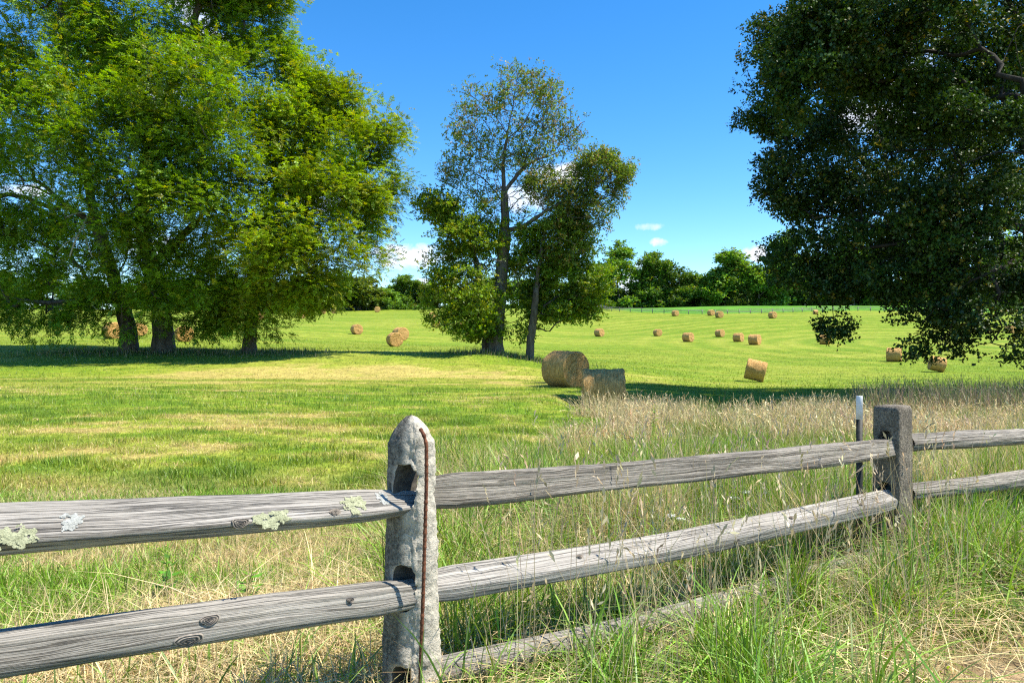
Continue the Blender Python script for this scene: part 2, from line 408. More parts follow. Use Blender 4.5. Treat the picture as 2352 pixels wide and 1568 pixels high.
# strip just behind the fence on the left: short dry mat with fresh green coming through
x, y = scatter(95000, -.85, -.02, 2.4, 6.2, .6)
k = (fside(x, y) > .02); x, y = x[k], y[k]; n = len(x)
m = n2(x, y, .5, .35, 81, 3) + .10 * (1 - sstep(3, 6, y))
isdry = R.uniform(0, 1, n) < np.clip(.48 + 2.4 * (m - .45), .22, .92)
c = np.where(isdry[:, None], colvar(PALE * .95, n, .25), colvar(np.array([.17, .30, .02]), n, .28))
h = np.where(isdry, R.uniform(.05, .14, n), R.uniform(.05, .16, n)) * (1.1 - .35 * sstep(3.5, 6, y))
blades('dry_grass', x, y, h, np.where(isdry, .0036, .0068), c, c * 1.15 + .01, lean=1.5, levels=3)

# tall green and straw growth behind the fence on the right, between the rails
x, y = scatter(110000, -.17, .80, 2.6, 8.2, .75)
k = (fside(x, y) > .03) & (weedy(x, y) + .25 > R.uniform(0, 1, len(x))); x, y = x[k], y[k]; n = len(x)
m = n2(x, y, .8, .6, 91, 3)
isdry = R.uniform(0, 1, n) < np.clip(.42 + 2.2 * (m - .45), .12, .85)
hh = .20 + .34 * sstep(.3, .7, n2(x, y, .6, .6, 92, 2))
c = np.where(isdry[:, None], colvar(PALE * .9, n, .25), colvar(np.array([.17, .29, .02]), n, .30))
blades('tall_grass', x, y, hh * R.uniform(.5, 1.15, n), np.where(isdry, .0038, .0078) * R.uniform(.7, 1.3, n), c, c * 1.15 + .01, lean=.95, levels=4)

# the bleached unmown grass beyond, with seed heads
x, y = scatter(120000, -.02, .80, 7.2, 22.5, .75)
k = weedy(x, y) * (-.15 + 1.8 * n2(x, y, .9, .8, 101, 3)) * (1 - .45 * sstep(11, 17, y)) > R.uniform(.05, 1.0, len(x)); x, y = x[k], y[k]; n = len(x)
m = n2(x, y, 1.4, 1.0, 102, 3)
isg = R.uniform(0, 1, n) < np.clip(.50 + 3.6 * (.49 - m) + .25 * (1 - sstep(8, 11, y)), .10, .95)
red = (n2(x, y, 1.1, .9, 103, 2) > .66) & (R.uniform(0, 1, n) < .35)
c = np.where(isg[:, None], colvar(np.array([.19, .27, .035]), n, .28), colvar(np.array([.53, .43, .22]), n, .32))
c = np.where((red & ~isg)[:, None], colvar(np.array([.40, .27, .18]), n, .2), c)
hh = (.16 + .46 * n2(x, y, 1.1, 1.1, 104, 3)) * (.80 + .20 * sstep(8, 13, y))
h = hh * R.uniform(.45, 1.2, n) * np.where(isg, .75, 1)
head = np.where(~isg & (R.uniform(0, 1, n) < .26), R.uniform(.07, .15, n), 0)
blades('tall_dry_grass', x, y, h, (.0035 + .00028 * y) * R.uniform(.7, 1.3, n), c, c * 1.15 + .01, lean=.75, levels=3, head=head)

x, y = scatter(9000, .46, .80, 15, 23, 1.0)
k = n2(x, y, 1.2, 1.0, 121, 3) > .46; x, y = x[k], y[k]; n = len(x)
c = np.where((R.uniform(0, 1, n) < .5)[:, None], colvar(np.array([.10, .14, .035]), n, .3), colvar(np.array([.22, .17, .10]), n, .3)); hd = np.where(R.uniform(0, 1, n) < .3, .12, 0)
blades('rank_grass', x, y, R.uniform(.25, .8, n), .014, c, c * 1.3 + .02, lean=.5, levels=3, head=hd)
# flattened thatch lying under the standing growth, and broad arching blades through it
x, y = scatter(70000, -.85, .80, 1.5, 7.5, .6)
k = ((weedy(x, y) > .3) | (fside(x, y) < 1.3)) & ((x < -.2) | (R.uniform(0, 1, len(x)) < .30)); x, y = x[k], y[k]; n = len(x)
c = colvar(np.array([.58, .47, .24]), n, .35)
blades('thatch', x, y, R.uniform(.10, .26, n), .0046, c, c * 1.1, lean=2.2, levels=3, z=gz(x, y) + R.uniform(-.01, .09, n), droop=.2)
x, y = scatter(13000, -.75, .80, 1.5, 5.5, .9)
k = (n2(x, y, .6, .5, 131, 2) > .42) & ((fside(x, y) < .9) | (weedy(x, y) > .4)) & (np.hypot(x - CORN[0], y - CORN[1]) > .62) & (np.abs(fside(x, y)) > .12) & (R.uniform(0, 1, len(x)) < np.where(x > -.2, 1, .5)) & ~((fside(x, y) < 0) & (fside(x, y) > -.85) & ((np.abs(x / y - .215) < .03) | (np.abs(x / y - .44) < .03))); x, y = x[k], y[k]; n = len(x)
c = colvar(np.array([.17, .29, .035]), n, .3)
blades('broad_grass', x, y, R.uniform(.22, .52, n) * np.where(x < -.3, .6, 1), R.uniform(.008, .014, n), c, c * 1.2 + .02, lean=1.0, levels=6, droop=1.2)
# verge on the camera's side of the fence, lush on the right
x, y = scatter(150000, -.75, .80, 1.35, 5.6, .9)
k = (fside(x, y) < .06); x, y = x[k], y[k]
bare = np.exp(-(((x - CORN[0] - .12) / .52)**2 + ((y - CORN[1] + .08) / .42)**2)) * 1.5
k = R.uniform(0, 1, len(x)) > bare * .97; x, y, bare = x[k], y[k], bare[k]; n = len(x)
m = n2(x, y, .55, .45, 111, 3)
isdry = R.uniform(0, 1, n) < np.clip(.20 + 1.9 * (m - .45) + .5 * np.clip(bare * 2, 0, 1), .15, .92)
hh = (.16 + .30 * sstep(.30, .72, n2(x, y, .5, .5, 112, 2))) * (1 - .65 * np.clip(bare * 2.2, 0, 1))
hh = hh * np.interp(np.abs(fside(x, y)), [0, .3, 1.2], [1.0, .95, .7])
al = (x - P1[0]) * FD[0] + (y - P1[1]) * FD[1]
for a0, a1 in ((1.15, 1.5), (2.45, 2.95)):     # trodden gaps where the low rail shows
    hh = hh * (1 - .60 * sstep(a0 - .12, a0, al) * (1 - sstep(a1, a1 + .12, al)) * (1 - sstep(.55, .8, -fside(x, y))))
tv = x / y
for t0, t1 in ((.175, .255), (.40, .48)):
    hh = hh * (1 - .55 * sstep(t0 - .02, t0 + .01, tv) * (1 - sstep(t1 - .01, t1 + .02, tv)) * (1 - sstep(.75, 1.05, -fside(x, y))))
c = np.where(isdry[:, None], colvar(PALE * .9, n, .25), colvar(np.array([.150, .275, .018]), n, .38))
blades('verge_grass', x, y, hh * R.uniform(.45, 1.2, n), np.where(isdry, .0036, .0080) * R.uniform(.6, 1.4, n), c, c * 1.15 + .01, lean=1.15, levels=4, droop=.9)
# long seeding stalks standing in and before the fence
x, y = scatter(900, -.02, .62, 2.0, 5.0, 1.0)
k = (np.abs(fside(x, y)) < 1.0) & (fside(x, y) > -.75); x, y = x[k], y[k]; n = len(x)
c = colvar(np.array([.52, .42, .24]), n, .2)
blades('seed_stalks', x, y, R.uniform(.45, .95, n), .0032, c, c, lean=.30, levels=5, head=np.where(R.uniform(0, 1, n) < .6, R.uniform(.05, .11, n), 0))
# rank growth left round the tree feet
tx = np.concatenate([np.array([ground_hit(a, 812)[0] for a in xs_]) for xs_ in ([150, 220, 300, 340, 380, 430, 500, 575, 620, 680], [1090, 1140, 1180, 1215, 1240])])
i = R.integers(0, len(tx), 9000); x = tx[i] + R.normal(0, 1.3, 9000); y = 49.0 + R.normal(0, 1.3, 9000); n = len(x)
isg = R.uniform(0, 1, n) < .72
c = np.where(isg[:, None], colvar(np.array([.06, .12, .015]), n, .3), colvar(np.array([.34, .27, .15]), n, .2))
blades('rank_grass', x, y, R.uniform(.10, .55, n) * R.uniform(.5, 1.1, n), .03, c, c * 1.15, lean=.4, levels=2)
print('grass', time.time() - T0)

# ------------------------------------------------------------------ trees
def tubes(pos, par, rad, chains_k=(10, 6, 4)):
    """skin a node tree: every chain (following the thickest child) is one tube"""
    n = len(pos); kids = [[] for _ in range(n)]
    for i in range(n):
        if par[i] >= 0: kids[par[i]].append(i)
    Vs = []; Q = []; off = 0
    starts = [i for i in range(n) if par[i] < 0]
    st = [(s, -1) for s in starts]
    while st:
        s, pj = st.pop()
        ch = [pj] if pj >= 0 else []
        cur = s
        while True:
            ch.append(cur)
            ks = sorted(kids[cur], key=lambda a: -rad[a])
            for other in ks[1:]: st.append((other, cur))
            if not ks: break
            cur = ks[0]
        if len(ch) < 2: continue
        p = pos[ch]; r = rad[ch].copy()
        if pj >= 0: r[0] = min(r[0], r[1] * 1.15)
        k = chains_k[0] if r.max() > .12 else (chains_k[1] if r.max() > .04 else chains_k[2])
        tg = nrm(np.gradient(p, axis=0))
        ref = np.array([1., 0, 0]) if abs(tg[0][0]) < .8 else np.array([0, 1., 0])
        u = nrm(np.cross(tg, ref)); v = np.cross(tg, u)
        a = np.arange(k) * 2 * np.pi / k
        ring = p[:, None] + r[:, None, None] * (np.cos(a)[None, :, None] * u[:, None] + np.sin(a)[None, :, None] * v[:, None])
        if k >= 10:
            ring = p[:, None] + (ring - p[:, None]) * (.84 + .32 * noise(np.stack([np.repeat(np.cos(a)[None] * 1.6, len(p), 0), np.repeat(np.sin(a)[None] * 1.6, len(p), 0), p[:, 2:3] * .5 + 0 * a[None]], -1), 7))[..., None]
        m = len(ch); idx = off + np.arange(m * k).reshape(m, k)
        Q.append(np.stack([idx[:-1], np.roll(idx[:-1], -1, 1), np.roll(idx[1:], -1, 1), idx[1:]], -1).reshape(-1, 4))
        Vs.append(ring.reshape(-1, 3)); off += m * k
    return np.concatenate(Vs), np.concatenate(Q)
def resample(pts, step):
    pts = np.asarray(pts, float)
    d = np.concatenate([[0], np.cumsum(np.linalg.norm(np.diff(pts, axis=0), axis=1))])
    m = max(2, int(d[-1] / step) + 1); s = np.linspace(0, d[-1], m)
    out = np.stack([pchip(d, pts[:, k], s) for k in range(3)], -1)
    return out
def grow(trunks, blobs, npts, step, rb, kpath=.3, wig=.12, up=.15, rtip=.012, pe=.60):
    """trunks: polylines (first starts at the root, the others hang on the nearest node); blobs: (centre, radii, weight, leafiness)"""
    pos = []; par = []; plen = []
    for ti, tr in enumerate(trunks):
        p = resample(tr, step)
        p[1:-1] += R.normal(0, step * .06, (len(p) - 2, 3))
        if ti == 0:
            j = -1; b = 0.
        else:
            A = np.array(pos); j = int(np.argmin(np.linalg.norm(A - p[0], axis=1))); b = plen[j]; p = p[1:]
        for q_ in p:
            pl = b if j < 0 else plen[j] + np.linalg.norm(q_ - pos[j])
            pos.append(q_); par.append(j); plen.append(pl); j = len(pos) - 1
    nfix = len(pos)
    wts = np.array([b[2] * (b[1][0] * b[1][1] * b[1][2]) ** (2 / 3) for b in blobs]); wts /= wts.sum()
    pts = []; lf = []
    for b, wt in zip(blobs, wts):
        m = max(3, int(round(npts * wt)))
        d = nrm(R.normal(0, 1, (m, 3))); rr = R.uniform(.12, 1, m) ** (1 / 2.4)
        rr *= .80 + .42 * noise(d * 2.2 + np.array(b[0]), 3)
        pts.append(np.array(b[0]) + d * rr[:, None] * np.array(b[1])); lf.append(np.full(m, b[3]))
    pts = np.concatenate(pts); lf = np.concatenate(lf)
    PB = np.zeros((nfix + len(pts) * 40, 3)); PL = np.zeros(len(PB)); PB[:nfix] = pos; PL[:nfix] = plen
    par = list(par); cnt = nfix
    d0 = np.min(np.linalg.norm(pts[:, None] - PB[None, :nfix], axis=2), axis=1)
    tips = []; leafy = np.zeros(len(PB))
    for i in np.argsort(d0):
        p = pts[i]; dv = p - PB[:cnt]; dist = np.linalg.norm(dv, axis=1)
        cost = dist + kpath * PL[:cnt] + .35 * np.maximum(0, -dv[:, 2]) 
        if nfix > 4: cost[:3] += 50
        j = int(np.argmin(cost)); L_ = dist[j]
        m = max(1, min(38, int(L_ / step)))
        a = PB[j].copy()
        mid = .5 * (a + p) + np.array([0, 0, up * L_]) + R.normal(0, wig * L_, 3) * .5
        for s in range(1, m + 1):
            t = s / m
            qn = (1 - t)**2 * a + 2 * t * (1 - t) * mid + t * t * p
            if s < m: qn = qn + R.normal(0, step * .10, 3)
            PB[cnt] = qn; PL[cnt] = PL[j] + np.linalg.norm(qn - PB[j]); par.append(j); leafy[cnt] = lf[i]; j = cnt; cnt += 1
        tips.append(j)
    PB = PB[:cnt]; leafy = leafy[:cnt]; par = np.array(par)
    c = np.zeros(cnt); c[tips] = 1; c[:nfix] += .02
    for i in range(cnt - 1, -1, -1):
        if par[i] >= 0: c[par[i]] += c[i]
    # fixed trunks were added before the branches, so accumulate in path-length order instead
    order = np.argsort(-np.concatenate([PL[:cnt]])); c = np.zeros(cnt); c[tips] = 1; c[:nfix] += .02
    for i in order:
        if par[i] >= 0: c[par[i]] += c[i]
    rad = np.maximum(rtip, rb * (c / c[0]) ** pe)
    zz = PB[:, 2] - PB[0, 2]
    rad *= 1 + .45 * np.exp(-np.maximum(zz, 0) / (rb * 1.3)) * (np.arange(cnt) < nfix)
    return PB, par, rad, leafy, np.array(tips)
def leaf_quads(c, ax, sd, l, w, col):
    """kite leaves: c base, ax axis, sd side (n x 3), l, w (n)"""
    nn = nrm(np.cross(ax, sd)); l = l[:, None]; w = w[:, None]
    mid = c + ax * l * .45 + nn * w * .12
    V = np.stack([c, mid + sd * w * .5, c + ax * l - nn * w * .1, mid - sd * w * .5], 1).reshape(-1, 3)
    return V, np.arange(len(V)).reshape(-1, 4), np.repeat(col, 4, 0)
def sprays_pinnate(p, d, L_, col, pairs=5, ll=.13, lw=.045):
    n = len(p); side = nrm(np.cross(d, np.array([0, 0, 1.]) + R.normal(0, .25, (n, 3))))
    cs = []; axs = []; sds = []; cl = []; ls = []
    for j in range(pairs):
        t = .2 + .75 * j / (pairs - 1)
        o = p + d * (L_ * t)[:, None] + np.array([0, 0, -1.]) * (L_ * .16 * t * t)[:, None]
        for s in (-1, 1):
            a = nrm(d * .55 + s * side * .85 + np.array([0, 0, -.10]) + R.normal(0, .22, (n, 3)))
            cs.append(o); axs.append(a); sds.append(nrm(np.cross(a, np.cross(d, side) + R.normal(0, .35, (n, 3))))); ls.append(R.uniform(.75, 1.2, n) * ll * (1 - .35 * abs(t - .5)))
            cl.append(col * np.exp(R.normal(0, .13, (n, 1))))
    o = p + d * L_[:, None] + np.array([0, 0, -1.]) * (L_ * .16)[:, None]
    a = nrm(d + np.array([0, 0, -.25])); cs.append(o); axs.append(a); sds.append(side); ls.append(np.full(n, ll)); cl.append(col)
    l = np.concatenate(ls)
    return leaf_quads(np.concatenate(cs), np.concatenate(axs), np.concatenate(sds), l, l * lw / ll, np.concatenate(cl))
def sprays_simple(p, d, L_, col, k=7, ll=.11, lw=.075, droop=.35):
    n = len(p); cs = []; axs = []; sds = []; cl = []
    for j in range(k):
        t = (j + R.uniform(0, 1, n)) / k
        o = p + d * (L_ * t)[:, None] + R.normal(0, .25, (n, 3)) * (L_ * .5)[:, None]
        a = nrm(d * .5 + R.normal(0, .75, (n, 3)) + np.array([0, 0, -droop]))
        sd = nrm(np.cross(a, np.array([0, 0, 1.]) + R.normal(0, .55, (n, 3))))
        cs.append(o); axs.append(a); sds.append(sd); cl.append(col * np.exp(R.normal(0, .18, (n, 1))))
    c = np.concatenate(cs); l = ll * R.uniform(.7, 1.25, len(c))
    return leaf_quads(c, np.concatenate(axs), np.concatenate(sds), l, l * lw / ll, np.concatenate(cl))
def foliage(sk, n, kind, spread, col, ycol, yfrac, L_, out=.5, gap=.25, flat=.5, hz=1.0, **kw):
    PB, par, rad, leafy, tips = sk
    thin = np.nonzero((rad < np.percentile(rad, 88)) & (leafy > 0))[0]
    wt = leafy[thin] * np.where(np.isin(thin, tips), 6.0, 1.0); wt = wt / wt.sum()
    i = R.choice(thin, int(n * (1 + gap * 1.6)), p=wt)
    d0 = PB[i] - PB[par[i]]
    p = PB[i] + np.clip(R.normal(0, 1, (len(i), 3)), -1.7, 1.7) * spread * np.array([1, 1, flat])
    if gap > 0:      # leave ragged holes between the layers
        q_ = fbm(p / np.array([1.5, 1.5, 1.35]) + 31, 77, 2) + R.normal(0, .04, len(i))
        keep = np.sort(np.argsort(q_)[int(len(i) - n):]); i, d0, p = i[keep], d0[keep], p[keep]
    n = len(i)
    d = nrm(nrm(d0) * out + R.normal(0, .55, (n, 3)) * np.array([1, 1, .5]) + nrm(p - PB[i]) * .6); d[:, 2] *= hz; d = nrm(d)
    v = n2(p[:, 0] + p[:, 1], p[:, 2], 1.6, 1.2, 9, 2)
    c = col * np.exp((v - .5)[:, None] * 1.0 + R.normal(0, .16, (n, 1)))
    yy = (R.uniform(0, 1, n) < yfrac * (.4 + 1.6 * n2(p[:, 0] - p[:, 1], p[:, 2], 2.6, 2.6, 10, 2)))[:, None]
    c = np.where(yy, ycol * np.exp(R.normal(0, .2, (n, 1))), c)
    LL = L_ * R.uniform(.7, 1.3, n)
    return sprays_pinnate(p, d, LL, c, **kw) if kind == 'pinnate' else sprays_simple(p, d, LL, c, **kw)
def tree(name, label, cat, sk, fol, bark, leafm, group=None, crown_name='crown', extra=None):
    root = empty(name, tuple(sk[0][0])); tag(root, label, cat, group)
    o0 = sk[0][0]
    V, Q = tubes(sk[0] - o0, sk[1], sk[2])
    link('trunk', make_mesh('trunk', V, [Q]), bark, root)
    V, Q, C = fol
    link(crown_name, make_mesh(crown_name, V - o0, [Q], C, smooth=False), leafm, root)
    return root
def PX(pts, d, dd=None):
    """photo points to 3D at distance d; a third number is an offset in depth"""
    return np.array([P(p[0], p[1], d + (p[2] if len(p) > 2 else 0)) for p in pts])
def BL(lst, d, dscale=1.0):
    out = []
    for b in lst:
        px, py, rx, ry = b[:4]; dd = b[4] if len(b) > 4 else 0; wt = b[5] if len(b) > 5 else 1; lf = b[6] if len(b) > 6 else 1
        s = (d + dd) / F
        out.append((P(px, py, d + dd), np.array([rx * s, .5 * (rx + ry) * s * dscale, ry * s]), wt, lf))
    return out
GW = np.array([.170, .305, .016]); GWY = np.array([.28, .31, .02]); GD = np.array([.030, .058, .010])
D = 49.0
def rooted(px, py, d, pts):
    b = P(px, py, d); b[2] = gz(b[0], b[1]) - .15
    return np.concatenate([[b], PX(pts, d)])

# three walnuts on the left
tr = [rooted(297, 808, D, [(296, 770), (285, 715), (262, 640), (240, 570), (215, 490), (200, 410), (175, 300), (150, 170), (140, 20)]),
      PX([(262, 640), (290, 590, -1), (300, 520, -2), (310, 430, -3)], D), PX([(225, 520), (150, 470, -1), (80, 430, -3), (10, 420, -4)], D),
      PX([(280, 690), (200, 690, -1), (100, 695, -2), (10, 680, -3)], D)]
bl = BL([(110, 60, 190, 200, 0), (20, 260, 150, 170, -2), (190, 290, 150, 150, -4), (60, 450, 150, 110, -2), (30, 590, 150, 100, 0), (150, 560, 130, 110, 3), (100, 690, 170, 55, -1), (260, 650, 90, 70, -2, .7), (-120, 400, 160, 300, 0, .8), (40, -180, 260, 160, 0, .7), (20, 720, 70, 34, -2), (230, 735, 90, 32, -2), (120, 745, 80, 22, -3), (215, 610, 80, 60, -4)], D)
sk = grow(tr, bl, 620, .45, .52)
tree('walnut_tree', 'leftmost of three big walnut trees, forked dark trunk, branches sweeping low', 'tree', sk,
     foliage(sk, 38000, 'pinnate', .62, GW, GWY, .11, .44, gap=.26, flat=.80, hz=1.0, ll=.185, lw=.075), M_BARK, M_LEAF)
tr = [rooted(378, 805, D, [(376, 770), (368, 700), (350, 620), (330, 540), (325, 460), (340, 360), (370, 260), (410, 150), (450, 40), (470, -100)]),
      PX([(350, 610), (400, 560, -1), (460, 500, -2), (520, 440, -3)], D), PX([(340, 380), (430, 300, 1), (490, 210, 1), (535, 150, 0), (560, 60, 0)], D)]
bl = BL([(330, 80, 200, 160, -1), (420, 230, 190, 130, -4), (560, 60, 95, 120, 1), (610, 150, 85, 65, 1, 1.3), (600, 20, 50, 60, 1), (560, -60, 130, 100, 0), (655, 140, 45, 40, 1, 1.4), (480, -120, 200, 140, 0, .8), (330, 370, 150, 120, -5), (470, 370, 130, 100, -4), (400, 470, 130, 80, -5), (330, 540, 110, 60, 2, .7), (430, 620, 90, 80, 2, .7), (440, 720, 90, 35, -1), (360, 650, 80, 60, -3.5), (250, 480, 110, 90, -5), (345, 585, 80, 50, -4), (460, 660, 70, 60, -3), (500, 740, 60, 25, -2, .9)], D)
sk = grow(tr, bl, 640, .45, .62)
tree('walnut_tree', 'middle one of three big walnut trees, with the thickest dark trunk, crown above the frame', 'tree', sk,
     foliage(sk, 41000, 'pinnate', .62, GW * .95, GWY, .09, .44, gap=.26, flat=.80, hz=1.0, ll=.185, lw=.075), M_BARK, M_LEAF)
tr = [rooted(573, 808, D - .6, [(576, 770), (579, 710), (580, 650), (590, 590), (610, 510), (640, 420), (680, 320), (720, 230)]),
      PX([(583, 640), (650, 600, -1), (730, 590, -2), (800, 600, -2), (860, 640, -2)], D), PX([(600, 540), (690, 480, -1), (770, 420, -1), (850, 360, 0)], D), PX([(583, 640), (540, 590, -1), (500, 560, -2)], D)]
bl = BL([(735, 250, 75, 85, 0), (660, 300, 90, 110, -1), (790, 340, 100, 90, 0), (872, 310, 48, 60, 0, 1.2, .8), (760, 215, 40, 45, 0, 1.2), (690, 215, 60, 50, 0), (800, 225, 40, 45, 0, 1.2), (880, 430, 40, 60, 0, 1, .8), (850, 520, 38, 50, -1, .9, .8), (840, 420, 80, 70, 0, 1.1), (640, 430, 120, 90, -3), (750, 450, 110, 90, -2), (620, 540, 120, 80, -4), (740, 560, 110, 60, -2), (850, 540, 50, 60, 0, .9, .6), (640, 640, 110, 60, -3), (740, 650, 50, 50, -2), (860, 610, 40, 30, -2, .8), (550, 700, 90, 50, -2, .8), (520, 640, 70, 60, -2), (600, 750, 40, 28, -1, .9), (480, 560, 60, 60, -2, .7), (590, 590, 70, 50, -3), (690, 690, 60, 30, -2), (530, 745, 45, 25, -2, .8)], D)
sk = grow(tr, bl, 700, .42, .40)
tree('walnut_tree', 'smaller sunlit walnut tree right of the two thick trunks, pale yellow green spreading crown', 'tree', sk,
     foliage(sk, 35000, 'pinnate', .56, np.array([.205, .33, .016]), GWY, .20, .42, gap=.26, flat=.80, hz=1.0, ll=.175, lw=.070), M_BARK, M_LEAF)
dead = [PX([(218, 470, -5), (205, 490, -5.4), (190, 520, -5.8), (170, 560, -6), (160, 590, -6)], D), PX([(205, 488, -5.4), (175, 490, -5.8), (150, 500, -6)], D), PX([(190, 520, -5.8), (200, 560, -6), (212, 590, -6.2)], D), PX([(180, 540, -5.9), (150, 560, -6), (130, 580, -6.2)], D)]

# centre group: a tall half-dead tree between two leafier ones
DC = 49.5
tr = [rooted(1140, 810, DC, [(1141, 760), (1147, 700), (1153, 630), (1158, 560), (1160, 500), (1158, 440), (1156, 380), (1165, 310), (1178, 240), (1190, 170)]),
      PX([(1160, 530), (1200, 520, -.5), (1240, 495, -1), (1290, 465, -1.5), (1340, 440, -1.5), (1390, 410, -1.5)], DC),
      PX([(1158, 470), (1130, 430, .5), (1095, 400, .5), (1060, 380, 0), (1030, 375, 0)], DC),
      PX([(1158, 440), (1195, 395, 0), (1225, 370, 0), (1270, 355, 0), (1310, 335, 0), (1345, 305, 0)], DC),
      PX([(1165, 310), (1140, 270, 1), (1110, 240, 1), (1080, 220, 1)], DC), PX([(1168, 320), (1205, 280, -1), (1230, 220, -1), (1240, 180, -1)], DC),
      PX([(1195, 395), (1220, 330, 1), (1250, 260, 1), (1275, 215, 1)], DC), PX([(1160, 530), (1125, 490, .8), (1085, 455, 1), (1030, 425, 1), (1000, 410, 1)], DC),
      PX([(1159, 500), (1200, 450, 1), (1245, 420, 1.5), (1290, 395, 1.5), (1330, 360, 1.5)], DC), PX([(1157, 400), (1120, 350, -1), (1085, 300, -1), (1070, 260, -1)], DC), PX([(1240, 495, -1), (1290, 440, -1), (1330, 400, -1), (1370, 355, -1)], DC)]
bl = BL([(1190, 200, 62, 58, 0, 1, .62), (1100, 230, 50, 50, 1, 1, .50), (1240, 235, 42, 60, -1, 1, .50), (1150, 270, 70, 50, 0, .8, .40), (1070, 330, 52, 45, 0, 1, .8), (1130, 350, 50, 55, 0, .8, .5), (1050, 395, 45, 35, 0, 1, .9), (1220, 320, 70, 55, 0, 1, .36), (1310, 320, 48, 48, 0, 1.8, .22), (1265, 365, 75, 38, 0, 1.5, .35), (1270, 280, 50, 50, 0, 1.2, .35), (1110, 420, 60, 40, 0, .8, .4),
         (1240, 430, 70, 30, -1, 1.2, 1.2), (1330, 430, 60, 45, -1.5, 1.2, 1.3), (1385, 385, 52, 45, -1.5, 1.7, 1.9), (1405, 430, 40, 38, -1.5, 1.4, 1.6), (1350, 490, 60, 40, -1.5, 1.3, 1.3), (1290, 500, 50, 40, -1, 1, 1.2), (1200, 385, 80, 50, .5, 1.2, .5), (1125, 470, 60, 45, 0, 1, .6), (1215, 480, 70, 50, 0, 1.1, .8), (1070, 280, 45, 50, 0, 1, .5), (1270, 215, 40, 40, 0, 1, .35), (1420, 390, 32, 35, -1.5, 1.2, 1.5), (1300, 560, 60, 45, -1, 1, 1.1), (1140, 640, 60, 50, -1.5, .8, .12), (1070, 610, 50, 35, -1, .6, .04)], DC)
sk = grow(tr, bl, 1200, .36, .44, rtip=.021, pe=.80)
tree('ash_tree', 'tall thin crowned ash tree with bare upper branches and grey trunk', 'tree', sk,
     foliage(sk, 9000, 'simple', .28, np.array([.14, .215, .03]), np.array([.28, .22, .06]), .16, .28, gap=.22, flat=.8, k=8, ll=.14, lw=.08), M_BARKG, M_LEAF)
tr = [rooted(1118, 803, DC + 1.2, [(1116, 750), (1110, 690), (1098, 620), (1080, 560), (1060, 500)]), PX([(1112, 700), (1060, 690, -1), (1020, 690, -1.5)], DC + 1), PX([(1112, 700), (1170, 670, 1), (1195, 640, 1.5)], DC + 1)]
bl = BL([(1000, 475, 45, 35, 0, 1.5, 1), (1055, 490, 70, 45, 0, 1.3), (1110, 540, 55, 50, -.5), (1040, 555, 65, 55, -.5), (1090, 580, 60, 60, .5), (1020, 640, 42, 45, -1), (1070, 670, 80, 55, -1.5), (1060, 735, 70, 40, -2, 1.1), (1110, 760, 60, 18, -1, .8), (1180, 650, 45, 50, 1, 1), (1190, 740, 50, 40, .5, .9), (1010, 705, 35, 40, -1)], DC)
sk = grow(tr, bl, 360, .40, .30)
tree('leafy_tree', 'dense leafy tree behind the tall grey trunk, yellow green on top and dark below', 'tree', sk,
     foliage(sk, 6600, 'simple', .42, np.array([.16, .27, .014]), GWY, .18, .32, gap=.25, flat=.45, k=9, ll=.15, lw=.105), M_BARK, M_LEAF)
tr = [rooted(1217, 812, DC - .8, [(1220, 770), (1227, 710), (1234, 640), (1243, 580), (1250, 540), (1262, 480)]), PX([(1232, 660), (1290, 620, 0), (1340, 610, 0)], DC), PX([(1236, 630), (1200, 590, 0), (1180, 560, .5)], DC)]
bl = BL([(1270, 510, 65, 45, 0), (1220, 560, 50, 45, .5), (1300, 570, 65, 45, 0), (1330, 630, 50, 45, 0), (1350, 675, 42, 42, 0, 1.1), (1280, 640, 60, 50, .5), (1270, 705, 60, 35, 0), (1330, 715, 45, 22, 0), (1250, 740, 35, 22, 0, .7), (1370, 640, 28, 40, 0, 1), (1230, 620, 60, 50, .5), (1310, 520, 60, 40, 0), (1215, 690, 40, 40, 1)], DC)
sk = grow(tr, bl, 330, .40, .27)
tree('leafy_tree', 'dark trunked leaning tree right of the tall grey trunk, drooping leafy branches', 'tree', sk,
     foliage(sk, 7000, 'simple', .42, np.array([.115, .21, .014]), GWY, .10, .32, gap=.25, flat=.45, k=9, ll=.15, lw=.10), M_BARK, M_LEAF)
print('mid trees', time.time() - T0)

# the great dark tree on the right, its trunk just outside the frame
DR = 25.0
b0 = P(2470, 900, DR); b0[2] = gz(b0[0], b0[1]) - .15
tr = [np.concatenate([[b0], PX([(2468, 800), (2450, 650), (2420, 520), (2385, 400), (2350, 300), (2300, 205), (2250, 110), (2195, 30), (2140, -60)], DR)]),
      PX([(2390, 410), (2350, 355, -1), (2290, 350, -2), (2240, 365, -2.5), (2170, 420, -3)], DR),
      PX([(2250, 110), (2150, 65, -1), (2050, 75, -2), (1960, 120, -2), (1880, 170, -2)], DR),
      PX([(2300, 205), (2230, 260, 1), (2160, 345, 1.5), (2080, 345, 1.5), (2000, 380, 1), (1920, 400, .5)], DR),
      PX([(2450, 650), (2330, 520, -2), (2200, 520, -3), (2050, 560, -3), (1930, 580, -2)], DR),
      PX([(2450, 650), (2350, 600, -3), (2260, 630, -4), (2180, 680, -4), (2120, 740, -4)], DR),
      PX([(2430, 540), (2520, 400, 0), (2600, 250, 0), (2650, 100, 0)], DR), PX([(2420, 520), (2440, 350, 3), (2420, 200, 5), (2380, 50, 6)], DR), PX([(2420, 520), (2400, 400, -3), (2360, 250, -5), (2330, 80, -6)], DR)]
